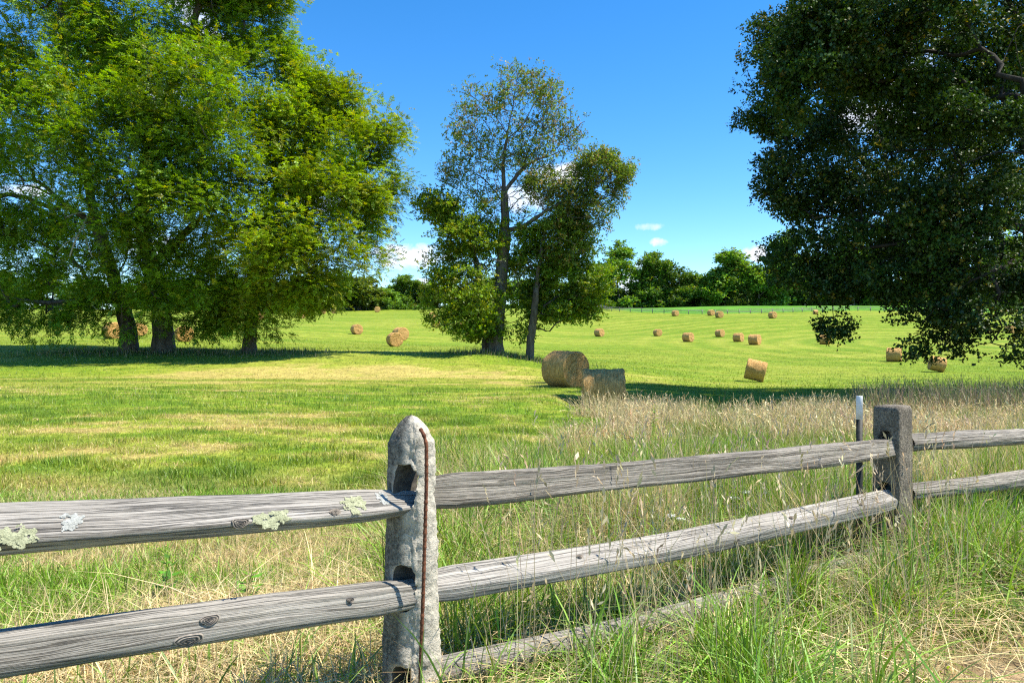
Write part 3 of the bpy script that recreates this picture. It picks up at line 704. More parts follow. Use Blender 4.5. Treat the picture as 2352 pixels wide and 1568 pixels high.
bl = BL([(1800, 80, 85, 75, 3.5), (1760, 165, 65, 65, 3.2), (1755, 265, 70, 55, 3), (1850, 200, 100, 90, 2.5), (1830, 330, 95, 70, 2.5), (1800, 430, 65, 65, 0), (1850, 500, 85, 65, -1), (1960, 60, 120, 90, -3), (1990, 200, 120, 90, -3), (1960, 420, 110, 80, -1), (1830, 570, 55, 45, -1), (1900, 620, 100, 65, -1.5), (1990, 560, 100, 70, -2), (2120, 90, 130, 100, -4), (2150, 240, 120, 80, -4), (2090, 470, 120, 70, -3), (2080, 640, 100, 70, -3), (2180, 580, 110, 70, -3.5), (2290, 90, 120, 110, -4), (2290, 250, 90, 80, -5), (2260, 460, 110, 70, -4), (2290, 600, 110, 80, -4), (2190, 700, 110, 55, -3.5), (2290, 730, 100, 60, -4), (2170, 765, 65, 35, -3, 1, .8), (2270, 800, 70, 22, -3.5, .8, .7), (2125, 805, 22, 24, -3, .8, .8), (1920, 750, 26, 15, -1.5, 2.2, 1.0), (1905, 665, 40, 26, -1.5, .4),
         (2330, 765, 60, 50, -4), (2330, 680, 70, 60, -4), (2080, -60, 150, 110, -5), (1990, 110, 90, 90, -4.5), (1850, 140, 75, 75, -4.8, 3.0), (1815, 235, 45, 40, -4.8, 2.6), (1900, 50, 70, 60, -4.8, 2.2), (2000, -120, 170, 130, 0, .8), (2200, -150, 220, 150, 0, .8), (2450, -100, 240, 200, 0, .8), (2480, 200, 170, 180, 0, .8), (2480, 480, 160, 150, -2, .8), (2450, 680, 130, 90, -2, .7), (2640, 150, 230, 260, 0, .6), (2640, 480, 200, 170, 0, .6), (2000, 300, 140, 120, 4, .7), (2150, 420, 170, 130, 5, .7), (2100, 150, 180, 150, 5, .7), (2300, 350, 160, 160, 6, .7), (2000, 540, 130, 90, 3, .7), (2200, 600, 170, 90, 4, .7)], DR)
sk = grow(tr, bl, 1300, .30, .46, rtip=.009)
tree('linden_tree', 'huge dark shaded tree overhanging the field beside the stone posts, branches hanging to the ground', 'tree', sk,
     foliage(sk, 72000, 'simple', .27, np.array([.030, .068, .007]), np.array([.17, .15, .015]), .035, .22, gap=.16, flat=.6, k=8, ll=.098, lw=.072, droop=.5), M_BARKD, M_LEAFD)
print('right tree', time.time() - T0)

# ------------------------------------------------------------------ far trees: six grown patterns, copied
def far_pattern(seed, hgt, wid, base, bushy, col, yf, nsp=3400):
    blobs = []
    for k in range(int(7 + 3 * bushy)):
        zf = R.uniform(base, 1.0) if k > 2 else (base + .3, .7, .9)[k]
        rr = wid * .5 * (1 - .65 * abs(zf - .55) ** 1.2 * 1.3)
        a = R.uniform(0, 2 * np.pi); q_ = R.uniform(.15, .75) * rr
        s = R.uniform(.16, .26) * wid
        blobs.append((np.array([math.cos(a) * q_, math.sin(a) * q_, zf * hgt - s * .6]), np.array([s * 1.15, s * 1.15, s * .85]), 1, 1))
    trk = [np.array([[0, 0, -.3], [.1, 0, hgt * .2], [-.2, .1, hgt * .45], [.1, 0, hgt * .8]])]
    sk = grow(trk, blobs, 110, 1.0, .32, rtip=.035)
    fol = foliage(sk, nsp, 'simple', .75, col, np.array([.16, .19, .02]), yf, .9, k=6, ll=.62, lw=.42, droop=.2)
    V, Q = tubes(sk[0], sk[1], sk[2], (7, 5, 3))
    return make_mesh('trunk', V, [Q]), make_mesh('crown', fol[0], [fol[1]], fol[2], smooth=False)
FG = np.array([.145, .27, .032])
pats = [far_pattern(1, 19, 13, .12, 2, FG, .05), far_pattern(2, 18, 14, .06, 3, FG * .85, .03), far_pattern(3, 20, 10, .38, 1, FG * 1.05, .06),
        far_pattern(4, 13, 11, .04, 2, FG * 1.15, .10), far_pattern(5, 17, 12, .10, 2, FG * .7, .03), far_pattern(6, 11, 10, .02, 3, np.array([.10, .16, .02]), .2)]
for t_, c_ in pats:
    t_.materials.append(M_BARKG); c_.materials.append(M_LEAF)
far_first = {}
def far_tree(px, top, base_py, k, wpx, label, group='trees of the far wood', name='woodland_tree', push=0.):
    b = ground_hit(px, base_py); d = b[1] + push
    x = (px - CX) / F * d; z = gz(x, d)
    H = (CY - top) / F * d + CZ - z
    h0 = (19, 18, 20, 13, 17, 11)[k] * 1.02; w0 = (13, 14, 10, 11, 12, 10)[k]
    sx = 1.12 * wpx / F * d / w0; szz = H / h0
    root = empty(name, (x, d, z)); root.scale = (sx, sx, szz); root.rotation_euler = (0, 0, R.uniform(0, 6.28))
    tag(root, label, 'tree', group)
    if k not in far_first:
        far_first[k] = (link('trunk', pats[k][0], None, root), link('crown', pats[k][1], None, root))
    else:
        for src in far_first[k]:
            c = src.copy(); COL.objects.link(c); c.parent = root
    return root
LF = [  # px, top, base, pattern, width px, label
 (1420, 560, 703, 0, 120, 'pale green far wood tree just right of the centre trees, tallest there'),
 (1500, 574, 704, 1, 100, 'rounded far wood tree, second to the right of the centre trees'),
 (1560, 596, 703, 4, 90, 'dark tree of the far wood sloping down to the lowest dip of its skyline'),
 (1612, 628, 702, 3, 80, 'low tree of the far wood in the dip left of the lone flat topped one'),
 (1668, 567, 700, 2, 92, 'flat topped far wood tree standing out beside the small square cloud'),
 (1742, 606, 699, 3, 90, 'yellowish far wood tree just left of the big dark crown'),
 (1700, 640, 700, 5, 60, 'low bright bush of the far wood at the foot of the flat topped tree'),
 (1812, 535, 699, 0, 100, 'tall misty far wood tree partly hidden by the edge of the dark crown'),
 (1880, 575, 699, 4, 110, 'far wood tree seen through the lower left of the dark crown'),
 (1960, 560, 698, 2, 100, 'pale trunked far wood tree above the hanging sprig of the dark crown'),
 (2025, 565, 698, 0, 110, 'lit far wood tree right of the pale trunked one, under the dark crown'),
 (2110, 545, 699, 1, 120, 'far wood tree behind the middle of the big dark crown'),
 (2200, 520, 700, 4, 120, 'far wood tree behind the densest part of the big dark crown'),
 (2290, 535, 701, 0, 120, 'far wood tree behind the dark crown near the edge of the photo'),
 (2375, 530, 702, 1, 120, 'far wood tree at the extreme right edge, behind the dark crown'),
 (1370, 600, 702, 1, 90, 'far wood tree half hidden behind the right side of the centre trees'),
 (1290, 630, 702, 4, 90, 'far wood tree seen between the two trunks of the centre group'),
 (1200, 640, 702, 3, 90, 'far wood tree straight behind the tall grey trunk'),
 (1090, 640, 703, 4, 90, 'far wood tree behind the dark left foot of the centre group'),
 (985, 645, 706, 5, 60, 'small bush at the far fence where it meets the centre trees'),
 (930, 628, 708, 1, 85, 'domed dark tree alone against the sky, left of the centre trees'),
 (880, 660, 710, 3, 70, 'low dark tree at the far fence between the domed one and the pale chestnut'),
 (825, 628, 712, 5, 95, 'pale chestnut like tree at the far fence, lightest in the row there'),
 (770, 610, 712, 4, 100, 'dark tall tree behind the right fringe of the sunlit walnut'),
 (690, 630, 713, 1, 100, 'dark tree of the hedgerow right of the sunlit walnut trunk'),
 (610, 640, 714, 4, 110, 'dark hedgerow tree right behind the sunlit walnut trunk'),
 (520, 635, 715, 0, 110, 'dark hedgerow tree between the sunlit walnut and the thickest trunk'),
 (430, 640, 712, 1, 110, 'dark hedgerow tree just right of the thickest walnut trunk'),
 (330, 635, 700, 4, 110, 'dark hedgerow tree between the two thick walnut trunks'),
 (205, 640, 690, 3, 100, 'greyish tree on the hill left of the forked walnut trunk'),
 (110, 620, 686, 0, 120, 'hilltop tree behind the low sweeping walnut branches at far left'),
 (10, 620, 686, 1, 120, 'hilltop tree at the extreme left edge, behind the walnut branches'),
]
for a in LF: far_tree(*a)
for px in list(range(1390, 2420, 48)) + list(range(330, 990, 66)) + [1050, 1140, 1250, 1330]:
    far_tree(px + R.uniform(-12, 12), (650 if px < 1380 else 655) + R.uniform(-14, 16), 704 if px < 1380 else 700, int(R.choice([1, 4, 0])), R.uniform(95, 125),
             'dark tree in the back row of the far wood', 'trees in the back row of the far wood', push=R.uniform(9, 16))
# undergrowth along the wood's edge
xs_ = []; 
for (p0, p1, pyb) in ((1380, 2380, 702), (620, 990, 712), (1010, 1380, 704)):
    for px in np.arange(p0, p1, 7.0):
        bpt = ground_hit(px, pyb); d = bpt[1] + R.uniform(1, 8)
        m = int(R.integers(50, 90)); hh = R.uniform(1.2, 3.6)
        q_ = nrm(R.normal(0, 1, (m, 3))) * R.uniform(.3, 1, (m, 1)) * np.array([1.4, 1.4, hh]); q_[:, 2] = np.abs(q_[:, 2])
        xx = (px - CX) / F * d
        xs_.append(q_ + np.array([xx, d, gz(xx, d)]))
p = np.concatenate(xs_); n = len(p)
V, Q, C = sprays_simple(p, nrm(R.normal(0, 1, (n, 3))), np.full(n, .5), colvar(np.array([.10, .20, .02]), n, .35), k=4, ll=.5, lw=.36)
tag(link('undergrowth', make_mesh('undergrowth', V, [Q], C, smooth=False), M_LEAF), kind='stuff')
print('far trees', time.time() - T0)

# ------------------------------------------------------------------ hay bales
def bale_mesh(seed, r=.7, L_=1.25, strands=900):
    nr, na = 10, 56
    prof = []          # (radius, y) from end centre to end centre
    h = L_ / 2
    for rr in np.linspace(0, r * .94, 9): prof.append((rr, -h - .012 * math.sin(rr * 40)))
    prof.append((r * .985, -h * .965))
    for yy in np.linspace(-h * .9, h * .9, 14): prof.append((r, yy))
    prof.append((r * .985, h * .965))
    for rr in np.linspace(r * .94, 0, 9): prof.append((rr, h + .012 * math.sin(rr * 40)))
    prof = np.array(prof); a = np.arange(na) * 2 * np.pi / na
    rr = prof[:, 0][:, None] * np.ones(na); V = np.stack([rr * np.cos(a), prof[:, 1][:, None] * np.ones(na), rr * np.sin(a)], -1)
    dsp = (fbm(V * 3.5 + seed, seed, 3) - .5) * .09 + (fbm(V * np.array([9, 22, 9]) + seed, seed + 5, 2) - .5) * .045
    rad = nrm(V * np.array([1, 0, 1]) + 1e-6); flank = (prof[:, 0] > r * .95)[:, None, None]
    V = V + np.where(flank, rad * dsp[..., None], np.array([0, 1, 0]) * np.sign(prof[:, 1])[:, None, None] * dsp[..., None] * .9)
    V[..., 2] = np.maximum(V[..., 2], -r * .955)          # settled flat underneath
    V[..., 2] += -.02 * sstep(.2, 1, np.abs(V[..., 0]) / r) * 0
    V = V.reshape(-1, 3); m = len(prof)
    idx = np.arange(m * na).reshape(m, na)
    Q = np.stack([idx[:-1], idx[1:], np.roll(idx[1:], -1, 1), np.roll(idx[:-1], -1, 1)], -1).reshape(-1, 4)
    C = np.ones((len(V), 3)) * (.78 + .5 * fbm(V * 2.2 + 3, seed + 9, 3))[:, None]
    # loose straws
    j = R.integers(0, len(V), strands); p = V[j] * 1.005
    out = nrm(p * np.array([1, .3, 1])); along = nrm(np.cross(out, np.array([0, 1., 0])) + R.normal(0, .35, (strands, 3)))
    d = nrm(along + out * R.uniform(-.05, .5, (strands, 1))); l = R.uniform(.05, .16, (strands, 1)); sd = nrm(np.cross(d, out)) * .004
    SV = np.stack([p - sd, p + sd, p + d * l], 1).reshape(-1, 3)
    SC = np.repeat(R.uniform(.8, 1.7, (strands, 1)) * np.ones(3), 3, 0)
    tr = len(V) + np.arange(len(SV)).reshape(-1, 3)
    me = make_mesh('hay_bale', np.concatenate([V, SV]), [Q, tr], np.concatenate([C, SC]))
    me.materials.append(M_HAY); return me
BM = [bale_mesh(s) for s in (3, 8, 14)]
BMF = [bale_mesh(s, strands=250) for s in (23, 28)]
BALES = [ # left, right, top, bottom (photo), yaw of axis from the line of sight (deg), tilt, label
 (1254, 1344, 808, 890, 38, 0, 'largest nearest hay bale, sunlit with its spiral end showing, touching the dark one'),
 (1330, 1441, 850, 912, 84, 0, 'shaded brown hay bale lying broadside in the dry grass before the sunlit one'),
 (1706, 1765, 823, 878, 72, 13, 'tipped up hay bale on the green slope above the dry grass, tilted steeply'),
 (2034, 2073, 800, 832, 58, 0, 'hay bale in the open just left of the lowest hanging leaves of the dark tree'),
 (2132, 2173, 817, 856, 74, 12, 'tilted hay bale just below the hanging tips of the dark tree'),
 (1366, 1387, 756, 774, 40, 0, 'single hay bale on the slope right of the drooping centre trees'),
 (1499, 1522, 757, 773, 22, 0, 'hay bale with round end showing, first of the middle row right of centre trees'),
 (1569, 1592, 765, 786, 40, 0, 'hay bale second in the middle row, standing alone lower than its neighbours'),
 (1642, 1665, 758, 775, 35, 0, 'highest of the three close hay bales in the middle row'),
 (1684, 1708, 766, 786, 45, 0, 'middle one of the three close hay bales in the middle row'),
 (1720, 1747, 769, 793, 48, 0, 'lowest of the three close hay bales in the middle row'),
 (1883, 1905, 770, 792, 62, 0, 'hay bale directly under the small hanging sprig of the dark tree'),
 (1543, 1559, 714, 727, 25, 0, 'leftmost of the far hay bales along the rail fence on the hill'),
 (1625, 1641, 713, 726, 25, 0, 'upper one of the touching pair of hay bales by the far rail fence'),
 (1644, 1660, 716, 731, 18, 0, 'lower one of the touching pair of hay bales by the far rail fence'),
 (1766, 1783, 717, 732, 25, 0, 'far hay bale alone between the pair and the flat one near the rail fence'),
 (1865, 1881, 713, 723, 88, 0, 'far hay bale lying broadside like a flat box, at the edge of the dark crown'),
 (805, 834, 746, 769, 32, 0, 'hay bale alone in the field, right of the sunlit walnut, left of a touching pair'),
 (902, 938, 753, 783, 35, 0, 'hay bale peeping over the front one of a touching pair left of the centre trees'),
 (888, 925, 765, 797, 25, 0, 'front hay bale of the touching pair left of the centre trees'),
 (859, 874, 705, 718, 12, 0, 'hay bale alone on the far crest above the touching pair'),
 (946, 958, 700, 710, 10, 0, 'left one of the far three hay bales on the crest by the white gate'),
 (960, 972, 700, 710, 10, 0, 'middle one of the far three hay bales on the crest by the white gate'),
 (977, 989, 700, 709, 75, 0, 'tilted right one of the far three hay bales on the crest by the white gate'),
 (683, 703, 717, 732, 45, 0, 'lower front one of the two stacked looking hay bales right of the sunlit walnut'),
 (684, 699, 706, 719, 12, 0, 'upper back one of the two stacked looking hay bales right of the sunlit walnut'),
 (734, 750, 710, 722, 25, 0, 'far hay bale under the right fringe of the sunlit walnut, half veiled by leaves'),
 (760, 775, 709, 721, 10, 0, 'far hay bale just right of the fringe of the sunlit walnut'),
 (984, 1002, 718, 732, 20, 0, 'upper hay bale at the left edge of the centre trees'),
 (992, 1010, 735, 753, 22, 0, 'lower hay bale at the left edge of the centre trees'),
 (1044, 1066, 741, 758, 15, 0, 'hay bale half hidden under the dark left branches of the centre trees'),
 (236, 283, 742, 779, 50, 0, 'hay bale touching the left side of the forked walnut trunk'),
 (306, 336, 744, 772, 40, 0, 'hay bale peeping out right of the forked walnut trunk'),
 (397, 449, 750, 786, 35, 0, 'hay bale touching the right side of the thickest walnut trunk'),
 (588, 606, 718, 736, 40, 0, 'hay bale peeping out behind the sunlit walnut trunk'),
 (2310, 2330, 750, 767, 20, 0, 'hay bale seen through the leaves of the dark tree at the photo edge'),
]
R2 = np.random.default_rng(5)
for i, (l, r, t, b, yaw, tilt, lab) in enumerate(BALES):
    pxc = (l + r) / 2
    g0 = ground_hit(pxc, b - 1); d = g0[1] + .35
    if i == 1: d = 20.7
    if i == 23: d = 262.
    hgt = (b - t) / F * d
    if i == 1: hgt = 1.24
    s = hgt / 1.36 if tilt == 0 else hgt / 1.62
    wpx = (r - l) / F * d
    x = (pxc - CX) / F * d
    o = link('hay_bale', BM[i % 3] if i < 5 else (BMF[i % 2] if d > 90 else BM[i % 3]))
    # axis seen at yaw: visible width ~ dia*cos + len*sin
    o.scale = (s, s, s)
    o.location = (x, d, gz(x, d) + .665 * s + (.10 * s if tilt else 0) - (.10 if i == 1 else 0))
    o.rotation_euler = (math.radians(tilt), math.radians(R2.uniform(-40, 40)) * (tilt == 0) * 0, math.radians(yaw))
    tag(o, lab, 'hay bale', 'round hay bales left about the mown field')
    print('bale', i, round(d, 1), 'dia', round(1.4 * s, 2))

# loose clump of raked hay
c = ground_hit(1390, 1020); m = 2600
p = R.normal(0, 1, (m, 3)) * np.array([.36, .20, .05]) + np.array([0, 0, .06]); p[:, 2] = np.abs(p[:, 2])
d = nrm(R.normal(0, 1, (m, 3)) * np.array([1, 1, .35])); sd = nrm(np.cross(d, R.normal(0, 1, (m, 3)))) * .0035; l = R.uniform(.08, .22, (m, 1))
HV = np.stack([p - d * l * .5, p + sd, p + d * l * .5, p - sd], 1).reshape(-1, 3)
o = link('hay_clump', make_mesh('hay_clump', HV, [np.arange(len(HV)).reshape(-1, 4)], np.repeat(colvar(np.array([.50, .33, .14]), m, .25), 4, 0), smooth=False), M_GRASS, None, tuple(c))
tag(o, 'loose orange brown clump of raked hay at the edge of the dry grass', 'hay')

# ------------------------------------------------------------------ the weathered fence
fence = empty('rail_fence', (P1[0], P1[1], 0)); tag(fence, 'old fence of silvered split rails in two concrete posts, nearest thing to the viewer', 'fence')
FO = np.array([P1[0], P1[1], 0.])
SEC_WEDGE = [(-.9, .8), (-.4, 1.0), (.98, -.28), (.98, -.38), (.55, -1.0), (-.9, -.85)]
SEC_FLAT = [(-.9, .8), (-.1, 1.0), (.6, .75), (1.0, -.3), (.85, -.8), (.4, -1.0), (-.9, -.9)]
SEC_SLAB = [(-.9, .9), (.3, 1.0), (.6, .92), (1.0, -.75), (.75, -1.0), (-.9, -.95)]
SEC_RIDGE = [(-.8, .75), (-.4, 1.0), (.85, .12), (1.0, -.08), (.8, -1.0), (-.8, -.9)]
SEC_ROUND = [(-.8, .7), (-.2, 1.0), (.55, .75), (1.0, 0), (.8, -.7), (.2, -1.0), (-.8, -.8)]
def rail(a, b, h0, h1, dep, seed, mat, label=None, bow=0., sec=None, taper0=None, taper1=None, ext=0., rough=1.0, twist=0.):
    """split rail from a to b (centres); h height, dep depth; section ring of 28"""
    a = np.asarray(a, float); b = np.asarray(b, float); L_ = np.linalg.norm(b - a); ax = (b - a) / L_
    nf = nrm(np.array([FD[1], -FD[0], 0.])); nf = nrm(nf - ax * (nf @ ax)); up = np.cross(nf, ax); up = up if up[2] > 0 else -up
    m = int(L_ / .018) + 2; s = np.linspace(0, 1, m); k = 64
    th = np.arange(k) * 2 * np.pi / k
    ce, se = np.cos(th), np.sin(th); e = .26
    sx = np.sign(ce) * np.abs(ce) ** e; sy = np.sign(se) * np.abs(se) ** e
    hh = (h0 + (h1 - h0) * s) * .5 * (1 + .10 * (fbm(np.stack([s * L_ * 1.3, 0 * s + seed, 0 * s], -1), seed, 3) - .5) * 2 * rough)
    dd = dep * .5 * (1 + .12 * (fbm(np.stack([s * L_ * 1.1, 0 * s + seed, 0 * s + 4], -1), seed + 1, 3) - .5) * 2)
    if taper0 is not None:
        q_ = 1 - sstep(0, taper0[0], s * L_); hh = hh * (1 - q_ * (1 - taper0[1])); dd = dd * (1 - q_ * (1 - taper0[2]))
    if taper1 is not None:
        q_ = sstep(L_ - taper1[0], L_, s * L_); hh = hh * (1 - q_ * (1 - taper1[1])); dd = dd * (1 - q_ * (1 - taper1[2]))
    Sg, Tg = np.meshgrid(s * L_, np.arange(k), indexing='ij')
    pg = np.array((sec + sec[:1])[::-1], float); pd = np.concatenate([[0], np.cumsum(np.linalg.norm(np.diff(pg * np.array([dep, h0]), axis=0), axis=1))])
    tt = np.arange(k) / k * pd[-1]; sx = np.interp(tt, pd, pg[:, 0]); sy = np.interp(tt, pd, pg[:, 1])
    sx = .25 * np.roll(sx, 1) + .5 * sx + .25 * np.roll(sx, -1); sy = .25 * np.roll(sy, 1) + .5 * sy + .25 * np.roll(sy, -1)
    lab = np.hypot(sx, sy); ce, se = sx / lab, sy / lab
    ring_y = sx[None] * dd[:, None]; ring_z = sy[None] * hh[:, None]
    nz = fbm(np.stack([Sg * 2.6, ce[None] * 2.2 + 0 * Sg, se[None] * 2.2 + 0 * Sg + seed], -1), seed + 2, 4) - .5
    fine = fbm(np.stack([Sg * 3.0, ce[None] * 15 + 0 * Sg, se[None] * 15 + 0 * Sg + seed], -1), seed + 3, 3) - .5
    sc_ = 1 + rough * (.12 * nz + .09 * fine)
    tw = twist * (s - .5)
    cy_ = np.cos(tw)[:, None]; sy_ = np.sin(tw)[:, None]
    ry, rz = ring_y * sc_, ring_z * sc_
    ry, rz = ry * cy_ - rz * sy_, ry * sy_ + rz * cy_
    ctr = a + ax * (s * L_)[:, None] + up * (bow * np.sin(np.pi * s) + .016 * (fbm(np.stack([s * L_ * .9, 0 * s, 0 * s + seed], -1), seed + 4, 2) - .5))[:, None]
    V = ctr[:, None] + nf * ry[..., None] + up * rz[..., None]
    uv = np.stack([Sg, (Tg / k) * .36], -1)
    idx = np.arange(m * k).reshape(m, k)
    Q = np.stack([idx[:-1], np.roll(idx[:-1], -1, 1), np.roll(idx[1:], -1, 1), idx[1:]], -1).reshape(-1, 4)
    Vf = V.reshape(-1, 3); uvf = uv.reshape(-1, 2)
    # end caps
    caps = []
    for row, flip in ((0, 1), (m - 1, 0)):
        ci = len(Vf); Vf = np.vstack([Vf, V[row].mean(0)]); uvf = np.vstack([uvf, [[uv[row, 0, 0], .18]]])
        ii = idx[row]; jj = np.roll(ii, -1)
        caps.append(np.stack([ii, jj, np.full(k, ci)] if flip else [jj, ii, np.full(k, ci)], -1))
    o = link('rail', make_mesh('rail', Vf - FO, [Q, np.concatenate(caps)], None, uvf), mat, fence)
    if label: o['label'] = label
    def surf(u, v):
        """point, along, up and normal on the front face: u 0..1 along, v -1..1 up"""
        r = int(u * (m - 1)); j = int(np.argmin(np.where(sx > -.2, np.abs(sy - v), 9)))
        a_ = nrm(V[r + 6, j] - V[r - 6, j]); t_ = nrm(V[r, (j + 3) % k] - V[r, j - 3]); t_ = t_ if t_[2] > 0 else -t_
        n_ = nrm(np.cross(a_, t_)); n_ = n_ if n_ @ nf > 0 else -n_
        return V[r, j], a_, t_, n_
    return o, surf
W1 = wood_mat('weathered_rail_a', seed=1.0); W2 = wood_mat('weathered_rail_b', (.44, .405, .35), (.14, .132, .11), 4.3); W3 = wood_mat('weathered_rail_c', (.47, .425, .355), (.10, .083, .065), 7.7, 1.7)
W4 = wood_mat('weathered_rail_d', (.50, .465, .41), (.18, .165, .145), 11.0, .8); W5 = wood_mat('weathered_rail_e', (.43, .39, .325), (.10, .085, .07), 15.2, 1.5)
def ext(pa, da, pb, db, k):
    """centre points from photo; pushed on beyond the first by k of the length"""
    A = P(*pa, da); B = P(*pb, db); return A + (A - B) * k, B
A, B = ext((0, 1216), 1.80, (962, 1154), 2.50, .75)
lu = rail(A, B, .140, .088, .115, 3, W1, 'top left rail with pale lichen patches', sec=SEC_WEDGE, taper1=(.22, .80, .75), twist=.15)
A, B = ext((0, 1502), 1.84, (948, 1362), 2.46, .75)
ll_ = rail(A, B, .134, .104, .10, 9, W2, 'bottom left rail with dark knots', sec=SEC_FLAT, taper1=(.15, .9, .8))
ru = rail(P(985, 1129, 2.53), P(2062, 1025, 4.20), .112, .105, .085, 15, W3, 'deeply cracked top rail between the posts', bow=-.005, sec=SEC_SLAB, rough=1.5, taper1=(.25, .85, .8), taper0=(.1, .9, .8))
rl = rail(P(985, 1348, 2.53), P(2064, 1142, 4.20), .105, .112, .10, 21, W4, 'smooth pale bottom rail between the posts', bow=-.018, sec=SEC_RIDGE, rough=.7, taper1=(.2, .85, .8), taper0=(.1, .9, .8))
A = P(2082, 1016, 4.26); B = P(2352, 1003, 5.05)
rail(A, A + (B - A) * 2.4, .105, .125, .10, 27, W5, 'rough dark top rail beyond the second post', sec=SEC_ROUND, rough=1.6)
A = P(2082, 1132, 4.26); B = P(2352, 1097, 5.05)
rail(A, A + (B - A) * 2.4, .105, .13, .10, 33, W5, 'rough dark bottom rail beyond the second post', sec=SEC_ROUND, rough=1.5)
rail(P(990, 1546, 2.53), P(2035, 1268, 4.18), .095, .10, .095, 39, W2, 'low rail sunk in the grass between the posts', bow=-.03, sec=SEC_ROUND)
A = P(2100, 1240, 4.28); B = P(2352, 1190, 5.0)
rail(A, A + (B - A) * 2.4, .095, .10, .09, 45, W2, 'low rail sunk in the grass beyond the second post', sec=SEC_ROUND)

def lichen(surf, u, v, rx, rz, seed, mat, parent):
    c, ax, up, nf = surf(u, v); n = 2600
    a = R.uniform(0, 2 * np.pi, n); q_ = np.sqrt(R.uniform(0, 1, n))
    edge = .68 + .5 * noise(np.stack([np.cos(a) * 1.3 + seed, np.sin(a) * 1.3, 0 * a], -1), seed) + .12 * np.sin(a * 9 + seed)
    gq = fbm(np.stack([np.cos(a) * q_ * 3.2 + seed, np.sin(a) * q_ * 3.2, 0 * a], -1), seed + 40, 3)
    kk = gq > .40 + .16 * (q_ - .5); a, q_, edge = a[kk], q_[kk], edge[kk]; n = len(a)
    p = c + ax * (np.cos(a) * q_ * edge * rx)[:, None] + up * (np.sin(a) * q_ * edge * rz)[:, None] + nf * (.0005 + .0022 * R.uniform(0, 1, n))[:, None]
    # small tilted lobes
    k = 6; th = np.arange(k) * 2 * np.pi / k; s = R.uniform(.0014, .0042, n) * (1.15 - .45 * np.minimum(q_, 1.6))
    t1 = nrm(np.cross(nf + R.normal(0, .14, (n, 3)), up)); nn = nrm(nf + R.normal(0, .14, (n, 3))); t2 = np.cross(nn, t1)
    ring = p[:, None] + s[:, None, None] * (np.cos(th)[None, :, None] * t1[:, None] + np.sin(th)[None, :, None] * t2[:, None]) * R.uniform(.7, 1.25, (n, k, 1))
    V = ring.reshape(-1, 3)
    o = link('lichen', make_mesh('lichen', V - FO, [np.arange(n * k).reshape(n, k)], None, None, False), mat, parent)
    return o
def knot_mat():
    m, N, L, out = new_mat('wood_knot'); tc = N('TexCoord'); mp = N('Mapping'); mp.inputs['Scale'].default_value = (1, 1, 1); L(tc, mp, 2)
    at = N('Attribute', attribute_name='col'); n1 = N('TexNoise', Scale=120.0, Detail=5.0); L(tc, n1, 3); r = ramp(N, [(.3, .5), (.7, 1.25)]); L(n1, r)
    a = mixrgb(N, 'MULTIPLY', 1); L(at, a, 0, 1); L(r, a, 0, 2); p = N('BsdfPrincipled', Roughness=.9); L(a, p); L(p, out); return m
M_KNOT = knot_mat()
def knot(rl_, u, v, rx, rz, seed):
    c, ax, up, nf = rl_[1](u, v); na = 28; rr = np.linspace(0, 1, 14); th = np.arange(na) * 2 * np.pi / na
    wob = .8 + .4 * noise(np.stack([np.cos(th) * 1.5 + seed, np.sin(th) * 1.5, 0 * th], -1), seed)
    lift = (.0045 * (1 - rr**2)**.5 + .0022 * np.sin(rr * 22))[:, None] - .0015 * (rr > .95)[:, None]
    X = rr[:, None] * wob * np.cos(th) * rx * (1 + .25 * np.sin(th)); Z = rr[:, None] * wob * np.sin(th) * rz
    V = c + ax * X[..., None] + up * Z[..., None] + nf * (lift + .001)[..., None]
    idx = np.arange(14 * na).reshape(14, na); Q = np.stack([idx[:-1], np.roll(idx[:-1], -1, 1), np.roll(idx[1:], -1, 1), idx[1:]], -1).reshape(-1, 4)
    tone = (.55 + .45 * np.sin(rr * 26 + seed)) * (.35 + .65 * rr); C = tone[:, None, None] * np.array([.36, .31, .25]) + np.array([.03, .025, .02]) + np.zeros((14, na, 3))
    link('knot', make_mesh('knot', V.reshape(-1, 3) - FO, [Q], C.reshape(-1, 3)), M_KNOT, rl_[0])
ML1 = simple_mat('yellow_lichen', (.20, .21, .12), (.42, .43, .27), 60., .95, .002); ML2 = simple_mat('blue_lichen', (.22, .225, .20), (.43, .435, .40), 60., .95, .002)
def rl_u(px):   # fraction along the left top rail for a photo column
    A = P(0, 1216, 1.80); B = P(962, 1154, 2.50); e = A + (A - B) * .75
    best = min(np.linspace(0, 1, 800), key=lambda t: abs((lambda q: CX + q[0] / q[1] * F)(e + (B - e) * t) - px))
    return best
for px, v, rx, rz, s, mt in ((805, .20, .040, .042, 1, ML1), (622, -.25, .050, .030, 2, ML1), (160, .15, .030, .026, 3, ML2), (25, -.25, .050, .036, 4, ML1), (880, .45, .020, .028, 5, ML2)):
    o = lichen(lu[1], rl_u(px), v, rx, rz, s, mt, lu[0])
    if mt is ML2: o['label'] = 'bluish white lichen patch'
    else: o['label'] = 'pale yellow lichen patch'

